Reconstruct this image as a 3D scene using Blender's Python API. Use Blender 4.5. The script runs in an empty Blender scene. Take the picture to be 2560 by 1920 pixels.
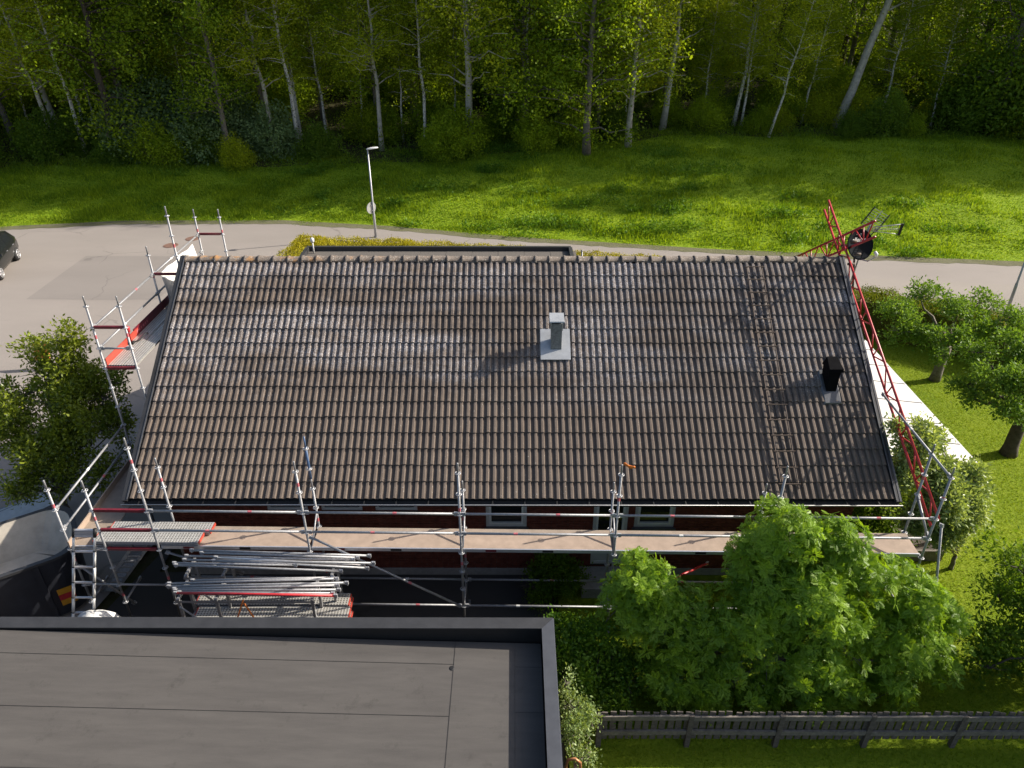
import bpy, math, random
import numpy as np
from mathutils import Vector, Matrix

SC = bpy.context.scene
COL = SC.collection
rad = math.radians

# ------------------------------------------------------------------ camera
CAM = np.array([7.182, -11.225, 12.624]); YAW, PITCH, FPX = -0.0020, 0.5269, 1841.65
cd = bpy.data.cameras.new("camera")
cam = bpy.data.objects.new("camera", cd); COL.objects.link(cam)
cam.location = CAM
cam.rotation_euler = (math.pi / 2 - PITCH, 0, -YAW)
cd.sensor_width = 36; cd.lens = 36 * FPX / 2560
cd.clip_start = 0.1; cd.clip_end = 2000
SC.camera = cam

# ------------------------------------------------------------------ sky, sun, exposure
SUN_AZ, SUN_EL = rad(16), rad(31.5)          # azimuth from +X towards +Y
w = bpy.data.worlds.new("World"); SC.world = w; w.use_nodes = True
nt = w.node_tree
sky = nt.nodes.new("ShaderNodeTexSky"); sky.sky_type = 'NISHITA'; sky.sun_disc = False
sky.dust_density = 3.0; sky.sun_elevation = SUN_EL; sky.sun_rotation = math.pi / 2 - SUN_AZ
nt.links.new(sky.outputs[0], nt.nodes["Background"].inputs[0])
nt.nodes["Background"].inputs[1].default_value = 0.11
ld = bpy.data.lights.new("sun", 'SUN'); ld.energy = 5.0; ld.angle = rad(0.5); ld.color = (1.0, 0.93, 0.82)
sun = bpy.data.objects.new("sun", ld); COL.objects.link(sun)
SUND = Vector((math.cos(SUN_EL) * math.cos(SUN_AZ), math.cos(SUN_EL) * math.sin(SUN_AZ), math.sin(SUN_EL)))
sun.rotation_euler = SUND.to_track_quat('Z', 'Y').to_euler()
sun.location = (30, 5, 30)
vs = SC.view_settings
vs.view_transform = 'Standard'; vs.look = 'None'; vs.gamma = 1; vs.use_curve_mapping = False
vs.exposure = 0.7
SC.cycles.max_bounces = 6; SC.cycles.diffuse_bounces = 3; SC.cycles.transmission_bounces = 4
SC.cycles.transparent_max_bounces = 8; SC.cycles.glossy_bounces = 3
SC.cycles.caustics_reflective = False; SC.cycles.caustics_refractive = False

# ------------------------------------------------------------------ pixel -> place helpers (photo is 2560 x 1920)
_fw = np.array([math.sin(YAW) * math.cos(PITCH), math.cos(YAW) * math.cos(PITCH), -math.sin(PITCH)])
_rt = np.array([math.cos(YAW), -math.sin(YAW), 0.0]); _up = np.cross(_rt, _fw)
def _dir(x, y): return _fw + _rt * (x - 1280) / FPX + _up * (960 - y) / FPX
def atZ(x, y, z=0.0): d = _dir(x, y); return CAM + d * (z - CAM[2]) / d[2]
def atY(x, y, Y): d = _dir(x, y); return CAM + d * (Y - CAM[1]) / d[1]

# ------------------------------------------------------------------ materials
def new_mat(name):
    m = bpy.data.materials.new(name); m.use_nodes = True
    n = m.node_tree; b = n.nodes["Principled BSDF"]
    return m, n, b
def node(n, t, **kw):
    x = n.nodes.new(t)
    for k, v in kw.items(): setattr(x, k, v)
    return x
def ramp(n, src, stops):
    r = node(n, "ShaderNodeValToRGB"); e = r.color_ramp.elements
    while len(e) < len(stops): e.new(0.5)
    for i, (p, c) in enumerate(stops):
        e[i].position = p; e[i].color = (c, c, c, 1) if isinstance(c, (int, float)) else (*c, 1)
    n.links.new(src, r.inputs[0]); return r.outputs[0]
def pos(n, scale=1.0):
    g = node(n, "ShaderNodeNewGeometry")
    if isinstance(scale, (int, float)): scale = (scale,) * 3
    m = node(n, "ShaderNodeMapping"); m.inputs['Scale'].default_value = scale
    n.links.new(g.outputs['Position'], m.inputs[0]); return m.outputs[0]
def noise(n, vec, scale, detail=4, rough=0.55):
    t = node(n, "ShaderNodeTexNoise"); t.inputs['Scale'].default_value = scale
    t.inputs['Detail'].default_value = detail; t.inputs['Roughness'].default_value = rough
    n.links.new(vec, t.inputs['Vector']); return t.outputs[0]
def mixc(n, f, a, b, mode='MIX'):
    m = node(n, "ShaderNodeMix"); m.data_type = 'RGBA'; m.blend_type = mode
    for i, v in ((0, f), (6, a), (7, b)):
        if hasattr(v, 'links'): n.links.new(v, m.inputs[i])
        elif i == 0: m.inputs[0].default_value = v
        else: m.inputs[i].default_value = (*v, 1)
    return m.outputs[2]
def math_(n, op, a, b=0.0):
    m = node(n, "ShaderNodeMath"); m.operation = op
    for i, v in ((0, a), (1, b)):
        if hasattr(v, 'links'): n.links.new(v, m.inputs[i])
        else: m.inputs[i].default_value = v
    return m.outputs[0]
def bump(n, b, h, strength=0.4, dist=0.01):
    k = node(n, "ShaderNodeBump"); k.inputs['Strength'].default_value = strength; k.inputs['Distance'].default_value = dist
    n.links.new(h, k.inputs['Height']); n.links.new(k.outputs[0], b.inputs['Normal'])
def plain(name, c, rough=0.6, metal=0.0, var=0.25, scale=6.0, bmp=0.0, spec=0.5, c2=None):
    m, n, b = new_mat(name)
    p = pos(n); f = ramp(n, noise(n, p, scale, 6, 0.65), [(0.3, 0.0), (0.7, 1.0)])
    lo = tuple(x * (1 - var) for x in c); hi = c2 or tuple(min(1, x * (1 + var * 0.7)) for x in c)
    n.links.new(mixc(n, f, lo, hi), b.inputs['Base Color'])
    b.inputs['Roughness'].default_value = rough; b.inputs['Metallic'].default_value = metal
    b.inputs['Specular IOR Level'].default_value = spec
    if bmp: bump(n, b, noise(n, p, scale * 12, 3), bmp, 0.006)
    return m
def leafy(name, dark, light, trans=0.35, rough=0.5, spec=0.3, tint=None):
    m, n, b = new_mat(name)
    a = node(n, "ShaderNodeAttribute"); a.attribute_name = "rnd"
    oi = node(n, "ShaderNodeObjectInfo")
    big = noise(n, pos(n), 0.5, 2)
    f = math_(n, 'ADD', math_(n, 'MULTIPLY', a.outputs['Fac'], 0.65), math_(n, 'MULTIPLY', math_(n, 'SUBTRACT', big, 0.3), 0.8))
    f = math_(n, 'ADD', f, math_(n, 'MULTIPLY', math_(n, 'SUBTRACT', oi.outputs['Random'], 0.5), 0.35))
    col = ramp(n, f, [(0.1, dark), (0.9, light)])
    n.links.new(col, b.inputs['Base Color'])
    b.inputs['Roughness'].default_value = rough; b.inputs['Specular IOR Level'].default_value = spec
    t = node(n, "ShaderNodeBsdfTranslucent")
    n.links.new(mixc(n, 1.0, col, tint or (1.0, 0.95, 0.35), 'MULTIPLY'), t.inputs[0])
    mx = node(n, "ShaderNodeMixShader"); mx.inputs[0].default_value = trans
    n.links.new(b.outputs[0], mx.inputs[1]); n.links.new(t.outputs[0], mx.inputs[2])
    n.links.new(mx.outputs[0], n.nodes["Material Output"].inputs[0])
    return m

M = {}
def tile_mat():
    m, n, b = new_mat("concrete_tile")
    p = pos(n)
    oi = node(n, "ShaderNodeObjectInfo")
    a = node(n, "ShaderNodeAttribute"); a.attribute_name = "rnd"
    f1 = ramp(n, noise(n, p, 3.0, 6, 0.7), [(0.3, 0.0), (0.72, 1.0)])
    base = mixc(n, f1, (0.110, 0.086, 0.070), (0.155, 0.123, 0.100))
    r = math_(n, 'ADD', math_(n, 'MULTIPLY', oi.outputs['Random'], 0.5), math_(n, 'MULTIPLY', a.outputs['Fac'], 0.5))
    base = mixc(n, math_(n, 'MULTIPLY', r, 0.5), base, (0.195, 0.151, 0.121))
    # weathering: lichen and algae grow on the upper courses, patchy
    sep = node(n, "ShaderNodeSeparateXYZ"); g = node(n, "ShaderNodeNewGeometry"); n.links.new(g.outputs['Position'], sep.inputs[0])
    up = ramp(n, math_(n, 'MULTIPLY', math_(n, 'ADD', math_(n, 'SUBTRACT', sep.outputs[2], 3.95), math_(n, 'MULTIPLY', noise(n, pos(n), 1.3, 4), .3)), 0.9), [(0.0, 0.0), (0.45, 1.0)])
    patch = ramp(n, noise(n, pos(n, (0.35, 1.0, 0.6)), 1.1, 4, 0.6), [(0.42, 0.0), (0.66, 1.0)])
    streak = ramp(n, noise(n, pos(n, (5.0, 2.4, 2.4)), 2.0, 6, 0.7), [(0.38, 0.0), (0.72, 1.0)])
    spots = ramp(n, noise(n, p, 34.0, 3, 0.65), [(0.50, 0.0), (0.60, 1.0)])
    lich = math_(n, 'MULTIPLY', math_(n, 'MULTIPLY', up, patch), math_(n, 'ADD', math_(n, 'MULTIPLY', streak, 0.38), math_(n, 'MULTIPLY', spots, 0.62)))
    alg = math_(n, 'MULTIPLY', up, ramp(n, noise(n, pos(n, (2.2, 1.6, 1.6)), 4.0, 5, 0.7), [(0.45, 0.0), (0.7, 0.75)]))
    c = mixc(n, alg, base, (0.035, 0.033, 0.036))
    c = mixc(n, lich, c, (0.50, 0.48, 0.49))
    few = ramp(n, noise(n, p, 38.0, 1, 0.4), [(0.74, 0.0), (0.77, 1.0)])
    c = mixc(n, few, c, (0.42, 0.40, 0.37))
    n.links.new(c, b.inputs['Base Color'])
    b.inputs['Roughness'].default_value = 0.85; b.inputs['Specular IOR Level'].default_value = 0.25
    bump(n, b, noise(n, p, 70, 4, 0.7), 0.35, 0.008)
    return m
M['tile'] = tile_mat()
def ridge_mat():
    m, n, b = new_mat("ridge_tile"); p = pos(n)
    f = ramp(n, noise(n, p, 9, 6, 0.7), [(0.3, 0.0), (0.7, 1.0)])
    c = mixc(n, f, (0.075, 0.060, 0.050), (0.145, 0.118, 0.10))
    sep = node(n, "ShaderNodeSeparateXYZ"); n.links.new(p, sep.inputs[0])
    left = ramp(n, math_(n, 'MULTIPLY', math_(n, 'ADD', sep.outputs[0], 1.0), 0.12), [(0.0, 1.0), (0.8, 0.0)])
    ora = math_(n, 'MULTIPLY', left, ramp(n, noise(n, p, 4.5, 4, 0.6), [(0.5, 0.0), (0.68, 1.0)]))
    c = mixc(n, ora, c, (0.30, 0.14, 0.03))
    sp = ramp(n, noise(n, p, 30, 3, 0.6), [(0.58, 0.0), (0.66, 0.8)])
    c = mixc(n, sp, c, (0.33, 0.31, 0.29))
    n.links.new(c, b.inputs['Base Color']); b.inputs['Roughness'].default_value = 0.9
    bump(n, b, noise(n, p, 60, 4), 0.4, 0.01); return m
M['ridge'] = ridge_mat()
M['felt'] = plain("roof_felt", (0.125, 0.112, 0.100), 0.9, 0, 0.16, 60, 0.25, 0.2)
def felt_mat():
    m, n, b = new_mat("roof_felt_streaked"); p = pos(n)
    s = ramp(n, noise(n, pos(n, (0.5, 3.5, 1)), 1.6, 5, 0.65), [(0.3, 0.0), (0.72, 1.0)])
    c = mixc(n, s, (0.090, 0.084, 0.079), (0.062, 0.058, 0.056))
    gr = noise(n, p, 260, 2, 0.7)
    c = mixc(n, math_(n, 'MULTIPLY', ramp(n, gr, [(0.35, 0.0), (0.65, 1.0)]), 0.35), c, (0.13, 0.118, 0.106))
    st = ramp(n, noise(n, pos(n, (1.0, 1.0, 1.0)), 2.2, 6, 0.75), [(0.58, 0.0), (0.72, 0.55)])
    c = mixc(n, st, c, (0.05, 0.047, 0.044))
    n.links.new(c, b.inputs['Base Color']); b.inputs['Roughness'].default_value = 0.92; b.inputs['Specular IOR Level'].default_value = 0.15
    bump(n, b, gr, 0.3, 0.004); return m
M['felt2'] = felt_mat()
M['flash'] = plain("dark_metal_flashing", (0.036, 0.036, 0.038), 0.5, 0.0, 0.2, 5, 0.05, 0.5)
M['flashgrey'] = plain("grey_metal_flashing", (0.11, 0.112, 0.12), 0.4, 0.3, 0.15, 5, 0.05)
M['white'] = plain("white_paint", (0.70, 0.69, 0.66), 0.45, 0, 0.08, 4)
M['frame'] = plain("window_frame_paint", (0.55, 0.55, 0.53), 0.45, 0, 0.1, 4)
M['black'] = plain("black_paint", (0.009, 0.009, 0.010), 0.6, 0, 0.3, 8)
M['matte'] = plain("matte_black_sheet", (0.006, 0.006, 0.007), 0.9, 0, 0.3, 8, 0, 0.05)
M['seam'] = plain('bitumen', (0.034, 0.032, 0.031), 0.8, 0, 0.3, 10)
M['galv'] = plain("galvanised_steel", (0.29, 0.29, 0.30), 0.5, 0.35, 0.28, 22, 0.08)
M['galvl'] = plain("bright_galvanised_steel", (0.43, 0.43, 0.44), 0.42, 0.35, 0.15, 22, 0.05)
M['alu'] = plain("aluminium", (0.66, 0.66, 0.68), 0.33, 0.7, 0.1, 12)
M['maroon'] = plain("maroon_painted_steel", (0.16, 0.015, 0.025), 0.4, 0.1, 0.35, 14)
M['red'] = plain("red_painted_steel", (0.47, 0.028, 0.035), 0.38, 0.0, 0.25, 9)
M['redb'] = plain("red_board", (0.42, 0.055, 0.035), 0.5, 0.0, 0.2, 3)
M['pink'] = plain("faded_red_tape", (0.50, 0.13, 0.15), 0.6, 0, 0.55, 40)
M['blue'] = plain("blue_painted_steel", (0.07, 0.125, 0.24), 0.4, 0, 0.25, 14)
M['ply'] = plain("plywood_deck", (0.35, 0.265, 0.205), 0.62, 0, 0.2, 3.5, 0.06, 0.3)
M['plyd'] = plain("weathered_plywood", (0.30, 0.24, 0.19), 0.7, 0, 0.2, 4, 0.08, 0.2)
M['lead'] = plain("zinc_sheet", (0.45, 0.46, 0.47), 0.45, 0.4, 0.15, 6, 0.05)
M['flue'] = plain("weathered_zinc", (0.20, 0.215, 0.235), 0.5, 0.3, 0.4, 26, 0.1)
M['rust'] = plain("rusted_iron", (0.092, 0.066, 0.052), 0.75, 0.2, 0.45, 30)
M['rubber'] = plain("black_rubber", (0.015, 0.015, 0.016), 0.7, 0, 0.3, 20)
M['orange'] = plain("orange_cloth", (0.75, 0.20, 0.03), 0.7, 0, 0.2, 30)
M['tarp'] = plain("white_tarpaulin", (0.72, 0.71, 0.68), 0.55, 0, 0.08, 3, 0.1)
M['concrete'] = plain("plinth_concrete", (0.30, 0.29, 0.28), 0.85, 0, 0.2, 8, 0.2)
M['bark'] = plain("grey_bark", (0.17, 0.145, 0.12), 0.9, 0, 0.5, 9, 0.6)
M['barkd'] = plain("dark_bark", (0.075, 0.058, 0.045), 0.9, 0, 0.5, 9, 0.6)
M['barkw'] = plain("pale_aspen_bark", (0.42, 0.39, 0.34), 0.85, 0, 0.35, 5, 0.5)
def birch():
    m, n, b = new_mat("birch_bark"); p = pos(n, (6, 6, 3.2))
    f = ramp(n, noise(n, p, 2.2, 5, 0.7), [(0.52, 0.0), (0.60, 1.0)])
    n.links.new(mixc(n, f, (0.60, 0.57, 0.52), (0.05, 0.045, 0.04)), b.inputs['Base Color'])
    b.inputs['Roughness'].default_value = 0.8; return m
M['birch'] = birch()
M['woodg'] = plain("weathered_grey_wood", (0.20, 0.175, 0.152), 0.85, 0, 0.35, 14, 0.3, 0.2)
M['woodd'] = plain("dark_weathered_wood", (0.13, 0.11, 0.095), 0.85, 0, 0.4, 14, 0.3, 0.2)
M['brick'] = plain("red_brick", (0.155, 0.045, 0.030), 0.85, 0, 0.45, 7, 0.3, 0.2)
M['mortar'] = plain("dark_mortar", (0.10, 0.075, 0.062), 0.9, 0, 0.25, 20, 0.2, 0.2)
def glass():
    m, n, b = new_mat("window_glass")
    b.inputs['Base Color'].default_value = (0.012, 0.014, 0.016, 1); b.inputs['Roughness'].default_value = 0.06
    b.inputs['Specular IOR Level'].default_value = 0.6; return m
M['glass'] = glass()
M['carpaint'] = plain("dark_grey_car_paint", (0.022, 0.024, 0.024), 0.22, 0.4, 0.1, 3)
M['dish'] = plain("dark_grey_dish", (0.012, 0.014, 0.018), 0.9, 0.0, 0.25, 8, 0, 0.1)
M['cover'] = plain("rusty_manhole_iron", (0.20, 0.115, 0.085), 0.8, 0.1, 0.3, 30, 0.3)
M['skipin'] = plain("scratched_cream_paint", (0.43, 0.385, 0.32), 0.6, 0, 0.22, 2.5, 0.05)
M['skipout'] = plain("dark_blue_container_paint", (0.022, 0.024, 0.032), 0.5, 0, 0.3, 4)
M['yellow'] = plain("yellow_reflector", (0.62, 0.29, 0.02), 0.5, 0, 0.1, 4)
M['roofpanel'] = plain("white_roof_panel", (0.66, 0.64, 0.61), 0.5, 0, 0.10, 1.2)
M['copper'] = plain("copper_pipe", (0.45, 0.20, 0.09), 0.4, 0.5, 0.2, 8)

def asphalt(name, c, gscale=140.0):
    m, n, b = new_mat(name); p = pos(n)
    big = ramp(n, noise(n, pos(n, (0.35, 0.9, 1)), 0.45, 5, 0.6), [(0.3, 0.0), (0.7, 1.0)])
    col = mixc(n, big, tuple(x * 0.90 for x in c), tuple(x * 1.07 for x in c))
    fine = ramp(n, noise(n, p, gscale, 2, 0.7), [(0.3, 0.0), (0.7, 1.0)])
    col = mixc(n, math_(n, 'MULTIPLY', fine, 0.4), col, tuple(x * 1.25 for x in c))
    vo = node(n, "ShaderNodeTexVoronoi"); vo.feature = 'DISTANCE_TO_EDGE'; vo.inputs['Scale'].default_value = .16
    wv = node(n, "ShaderNodeVectorMath"); wv.operation = 'ADD'; nz_ = node(n, "ShaderNodeTexNoise"); nz_.inputs['Scale'].default_value = .9; nz_.inputs['Detail'].default_value = 6
    n.links.new(p, nz_.inputs['Vector']); n.links.new(p, wv.inputs[0]); n.links.new(nz_.outputs[1], wv.inputs[1]); n.links.new(wv.outputs[0], vo.inputs['Vector'])
    crack = math_(n, 'MULTIPLY', ramp(n, vo.outputs[0], [(0.002, 1.0), (0.006, 0.0)]), ramp(n, noise(n, p, .35, 3), [(0.48, 0.0), (0.6, 0.55)]))
    col = mixc(n, crack, col, tuple(x * 0.5 for x in c))
    spot = ramp(n, noise(n, p, 1.7, 5, 0.7), [(0.64, 0.0), (0.78, 0.35)]); col = mixc(n, spot, col, tuple(x * 0.72 for x in c))
    n.links.new(col, b.inputs['Base Color']); b.inputs['Roughness'].default_value = 0.9; b.inputs['Specular IOR Level'].default_value = 0.25
    bump(n, b, noise(n, p, gscale, 2), 0.25, 0.004); return m
M['asphalt'] = asphalt("worn_asphalt", (0.262, 0.232, 0.210))
M['asphalt2'] = asphalt("repair_asphalt", (0.225, 0.201, 0.184))
M['gravel'] = asphalt("gravelly_asphalt", (0.265, 0.235, 0.208), 45.0)
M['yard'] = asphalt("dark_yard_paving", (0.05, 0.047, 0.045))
def soil(name, a, b_, c, sc):
    m, n, b = new_mat(name); p = pos(n)
    f = ramp(n, noise(n, p, sc, 5, 0.65), [(0.3, 0.0), (0.7, 1.0)])
    f2 = ramp(n, noise(n, p, sc * 14, 4, 0.7), [(0.35, 0.0), (0.65, 1.0)])
    col = mixc(n, math_(n, 'MULTIPLY', f2, 0.6), mixc(n, f, a, b_), c)
    n.links.new(col, b.inputs['Base Color']); b.inputs['Roughness'].default_value = 0.95; b.inputs['Specular IOR Level'].default_value = 0.1
    bump(n, b, noise(n, p, sc * 20, 4), 0.8, 0.05); return m
M['floor'] = soil("forest_floor", (0.045, 0.034, 0.018), (0.040, 0.052, 0.014), (0.075, 0.055, 0.035), 0.5)
M['meadow'] = soil("meadow_ground", (0.105, 0.200, 0.010), (0.220, 0.315, 0.014), (0.27, 0.33, 0.025), 0.35)
M['lawn'] = soil("lawn_ground", (0.095, 0.160, 0.008), (0.170, 0.225, 0.012), (0.20, 0.24, 0.02), 0.6)
M['verge'] = soil('dusty_verge', (0.13, 0.115, 0.075), (0.20, 0.175, 0.13), (0.10, 0.13, 0.03), 1.2)
M['grassM'] = leafy("meadow_grass", (0.090, 0.190, 0.012), (0.415, 0.530, 0.026), 0.5, 0.6, 0.15)
M['grassL'] = leafy("lawn_grass", (0.115, 0.205, 0.008), (0.285, 0.365, 0.014), 0.48, 0.6, 0.15)
M['weed'] = leafy("dark_weed_leaves", (0.070, 0.170, 0.012), (0.210, 0.350, 0.030), 0.45, 0.55, 0.2)
M['leafF'] = leafy("forest_leaves", (0.120, 0.215, 0.012), (0.430, 0.550, 0.030), 0.55, 0.55, 0.2)
M['leafF2'] = leafy("yellow_green_forest_leaves", (0.190, 0.265, 0.012), (0.540, 0.610, 0.030), 0.55, 0.55, 0.2)
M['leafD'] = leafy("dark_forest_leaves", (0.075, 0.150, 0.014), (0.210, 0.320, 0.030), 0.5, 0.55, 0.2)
M['leafG'] = leafy("greyish_shrub_leaves", (0.120, 0.200, 0.075), (0.290, 0.400, 0.170), 0.45, 0.5, 0.3)
M['leafR'] = leafy("rowan_leaves", (0.072, 0.180, 0.015), (0.370, 0.550, 0.045), 0.52, 0.45, 0.35)
M['leafA'] = leafy("apple_leaves", (0.075, 0.165, 0.018), (0.250, 0.390, 0.065), 0.45, 0.5, 0.25)
M['leafS'] = leafy("shrub_leaves", (0.065, 0.120, 0.012), (0.380, 0.430, 0.040), 0.48, 0.38, 0.5)
M['leafV'] = leafy("pale_variegated_leaves", (0.12, 0.20, 0.05), (0.46, 0.55, 0.22), 0.42, 0.4, 0.45)
M['hedgeY'] = leafy("yellow_hedge_leaves", (0.30, 0.27, 0.010), (0.56, 0.49, 0.022), 0.3, 0.6, 0.2)
M['hedgeD'] = leafy("hedge_leaves", (0.095, 0.130, 0.012), (0.270, 0.300, 0.024), 0.35, 0.6, 0.2)
M['hedgecore'] = plain("hedge_twigs", (0.10, 0.09, 0.014), 0.95, 0, 0.4, 20)

# ------------------------------------------------------------------ mesh building
class MB:
    def __init__(s): s.v = []; s.f = []; s.mi = []; s.cur = 0
    def add(s, vs, fs):
        o = len(s.v); s.v += [tuple(map(float, v)) for v in vs]; s.f += [tuple(i + o for i in f) for f in fs]; s.mi += [s.cur] * len(fs)
        return s
    def box(s, x0, x1, y0, y1, z0, z1, mtx=None):
        vs = [Vector((x, y, z)) for z in (z0, z1) for y in (y0, y1) for x in (x0, x1)]
        if mtx: vs = [mtx @ v for v in vs]
        return s.add(vs, [(0, 2, 3, 1), (4, 5, 7, 6), (0, 1, 5, 4), (2, 6, 7, 3), (0, 4, 6, 2), (1, 3, 7, 5)])
    def hexa(s, p):   # eight points: bottom ring 0-3, top ring 4-7
        return s.add(p, [(3, 2, 1, 0), (4, 5, 6, 7), (0, 1, 5, 4), (1, 2, 6, 5), (2, 3, 7, 6), (3, 0, 4, 7)])
    def tube(s, pts, r, n=10, cap=True, phase=0.0):
        pts = [Vector(p) for p in pts]
        if isinstance(r, (int, float)): r = [r] * len(pts)
        rings = []; prev = None
        for i, p in enumerate(pts):
            d = (pts[min(i + 1, len(pts) - 1)] - pts[max(i - 1, 0)]).normalized()
            a = d.orthogonal().normalized() if prev is None else (prev - d * prev.dot(d)).normalized()
            prev = a; b = d.cross(a)
            rings.append([p + (a * math.cos(phase + t * 2 * math.pi / n) + b * math.sin(phase + t * 2 * math.pi / n)) * r[i] for t in range(n)])
        vs = [v for R in rings for v in R]; fs = []
        for i in range(len(pts) - 1):
            for t in range(n):
                u = (t + 1) % n; fs.append((i * n + t, i * n + u, (i + 1) * n + u, (i + 1) * n + t))
        if cap: fs += [tuple(range(n - 1, -1, -1)), tuple(range((len(pts) - 1) * n, len(pts) * n))]
        return s.add(vs, fs)
    def bar(s, a, b, wdt, hgt, upv=(0, 0, 1)):   # rectangular bar between two points
        a, b = Vector(a), Vector(b); d = (b - a).normalized(); u = Vector(upv); x = d.cross(u).normalized(); u = x.cross(d)
        x, u = x * wdt / 2, u * hgt / 2
        return s.hexa([a - x - u, a + x - u, b + x - u, b - x - u, a - x + u, a + x + u, b + x + u, b - x + u])
    def ring(s, c, R, r, n=14, m=5):
        vs = []; fs = []
        for i in range(n):
            t = 2 * math.pi * i / n
            for j in range(m):
                q = 2 * math.pi * j / m
                vs.append((c[0] + (R + r * math.cos(q)) * math.cos(t), c[1] + (R + r * math.cos(q)) * math.sin(t), c[2] + r * math.sin(q)))
        for i in range(n):
            for j in range(m):
                a, b = (i + 1) % n, (j + 1) % m; fs.append((i * m + j, a * m + j, a * m + b, i * m + b))
        return s.add(vs, fs)
    def disc(s, c, r0, r1, z0, z1, n=20):
        return s.tube([(c[0], c[1], z0), (c[0], c[1], z1)], [r0, r1], n)
    def mesh(s, name, mats, smooth=False):
        me = bpy.data.meshes.new(name); me.from_pydata(s.v, [], s.f)
        for m in (mats if isinstance(mats, (list, tuple)) else [mats]): me.materials.append(m)
        if any(s.mi): me.polygons.foreach_set('material_index', s.mi)
        if smooth: me.polygons.foreach_set('use_smooth', [True] * len(me.polygons))
        me.update(); return me
    def build(s, name, mats, parent=None, smooth=False): return link(name, s.mesh(name, mats, smooth), parent)
def link(name, data, parent=None, loc=None, rot=None):
    o = bpy.data.objects.new(name, data); COL.objects.link(o)
    if parent is not None: o.parent = parent
    if loc is not None: o.location = loc
    if rot is not None: o.rotation_euler = rot
    return o
def tag(o, label=None, cat=None, group=None, kind=None):
    if label: o["label"] = label
    if cat: o["category"] = cat
    if group: o["group"] = group
    if kind: o["kind"] = kind
    return o
def thing(name, label, cat, loc=(0, 0, 0), group=None, rot=(0, 0, 0)):
    o = bpy.data.objects.new(name, None); COL.objects.link(o); o.location = loc; o.rotation_euler = rot
    o.empty_display_size = 0.2
    return tag(o, label, cat, group)
def dup(root, loc, rot=None, scale=None, label=None):
    def cp(o, par):
        c = o.copy(); COL.objects.link(c); c.parent = par
        for ch in o.children: cp(ch, c)
        return c
    r = cp(root, None); r.location = loc
    if rot is not None: r.rotation_euler = rot
    if scale is not None: r.scale = (scale,) * 3 if isinstance(scale, (int, float)) else scale
    if label: r["label"] = label
    return r

def np_mesh(name, V, F, mat, rnd=None, smooth=False):
    """V (n,3), F (m,k) -> mesh, optional per-vertex attribute rnd"""
    me = bpy.data.meshes.new(name); V = np.asarray(V, np.float32); F = np.asarray(F, np.int32); k = F.shape[1]
    me.vertices.add(len(V)); me.vertices.foreach_set('co', V.ravel())
    me.loops.add(F.size); me.loops.foreach_set('vertex_index', F.ravel())
    me.polygons.add(len(F)); me.polygons.foreach_set('loop_start', np.arange(len(F), dtype=np.int32) * k)
    try: me.polygons.foreach_set('loop_total', np.full(len(F), k, np.int32))
    except Exception: pass
    if smooth: me.polygons.foreach_set('use_smooth', np.ones(len(F), bool))
    if rnd is not None:
        at = me.attributes.new('rnd', 'FLOAT', 'POINT'); at.data.foreach_set('value', np.asarray(rnd, np.float32))
    me.materials.append(mat); me.update(calc_edges=True); me.validate(); return me
def unit(a): return a / np.maximum(np.linalg.norm(a, axis=-1, keepdims=True), 1e-9)
def leaves(P, N, size, rng, aspect=0.55, jit=0.7, fold=0.25):
    """diamond leaves at P, growing along N (jittered) -> verts, quads, rnd"""
    n = len(P); d = unit(N + rng.normal(0, jit, (n, 3))); s = unit(np.cross(d, rng.normal(0, 1, (n, 3)))); u = np.cross(s, d)
    L = (size * rng.uniform(0.65, 1.35, n))[:, None]; W = L * aspect * 0.5
    V = np.stack([P, P + d * L * 0.45 + s * W + u * W * fold, P + d * L, P + d * L * 0.45 - s * W + u * W * fold], 1).reshape(-1, 3)
    return V, np.arange(4 * n).reshape(n, 4), np.repeat(rng.uniform(0, 1, n), 4)
def clusters(A, D, per, spread, size, rng, **kw):
    P = np.repeat(A, per, 0) + rng.normal(0, spread, (len(A) * per, 3)); N = np.repeat(D, per, 0)
    V, F, r = leaves(P, N, size, rng, **kw)
    cl = np.repeat(np.repeat(rng.uniform(0, 1, len(A)), per), 4)
    return V, F, r * 0.6 + cl * 0.4
_fr = None
def fronds(P, D, U, L, rng, pairs=6):
    """pinnate leaves: P base, D axis, U upper side"""
    q = []
    def leaf(b, d, l, wd):
        b, d = np.array(b), unit(np.array(d)); s = np.array([-d[1], d[0], 0]); return [b, b + d * l * .45 + s * wd, b + d * l, b + d * l * .45 - s * wd]
    for i in range(pairs):
        x = 0.22 + 0.70 * i / (pairs - 1); z = -0.22 * x * x
        l = 0.44 * (1 - 0.35 * abs(x - 0.5) * 1.6)
        for sg in (1, -1): q.append(leaf((x, 0, z), (0.55, sg * 0.85, -0.22), l, 0.080))
    q.append(leaf((0.95, 0, -0.2), (1, 0, -0.3), 0.36, 0.09))
    T = np.array(q).reshape(-1, 3); n = len(P); D = unit(D); S = unit(np.cross(U, D)); U = np.cross(D, S)
    B = np.stack([D, S, U], 1)
    V = (P[:, None, :] + np.einsum('kj,nji->nki', T, B) * np.asarray(L)[:, None, None]).reshape(-1, 3)
    k = len(q); F = np.arange(n * k * 4).reshape(-1, 4)
    return V, F, np.repeat(rng.uniform(0, 1, n), k * 4)
def cat_mesh(name, parts, mat):
    V = np.concatenate([p[0] for p in parts]); off = np.cumsum([0] + [len(p[0]) for p in parts[:-1]])
    F = np.concatenate([p[1] + o for p, o in zip(parts, off)]); r = np.concatenate([p[2] for p in parts])
    return np_mesh(name, V, F, mat, r)
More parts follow.
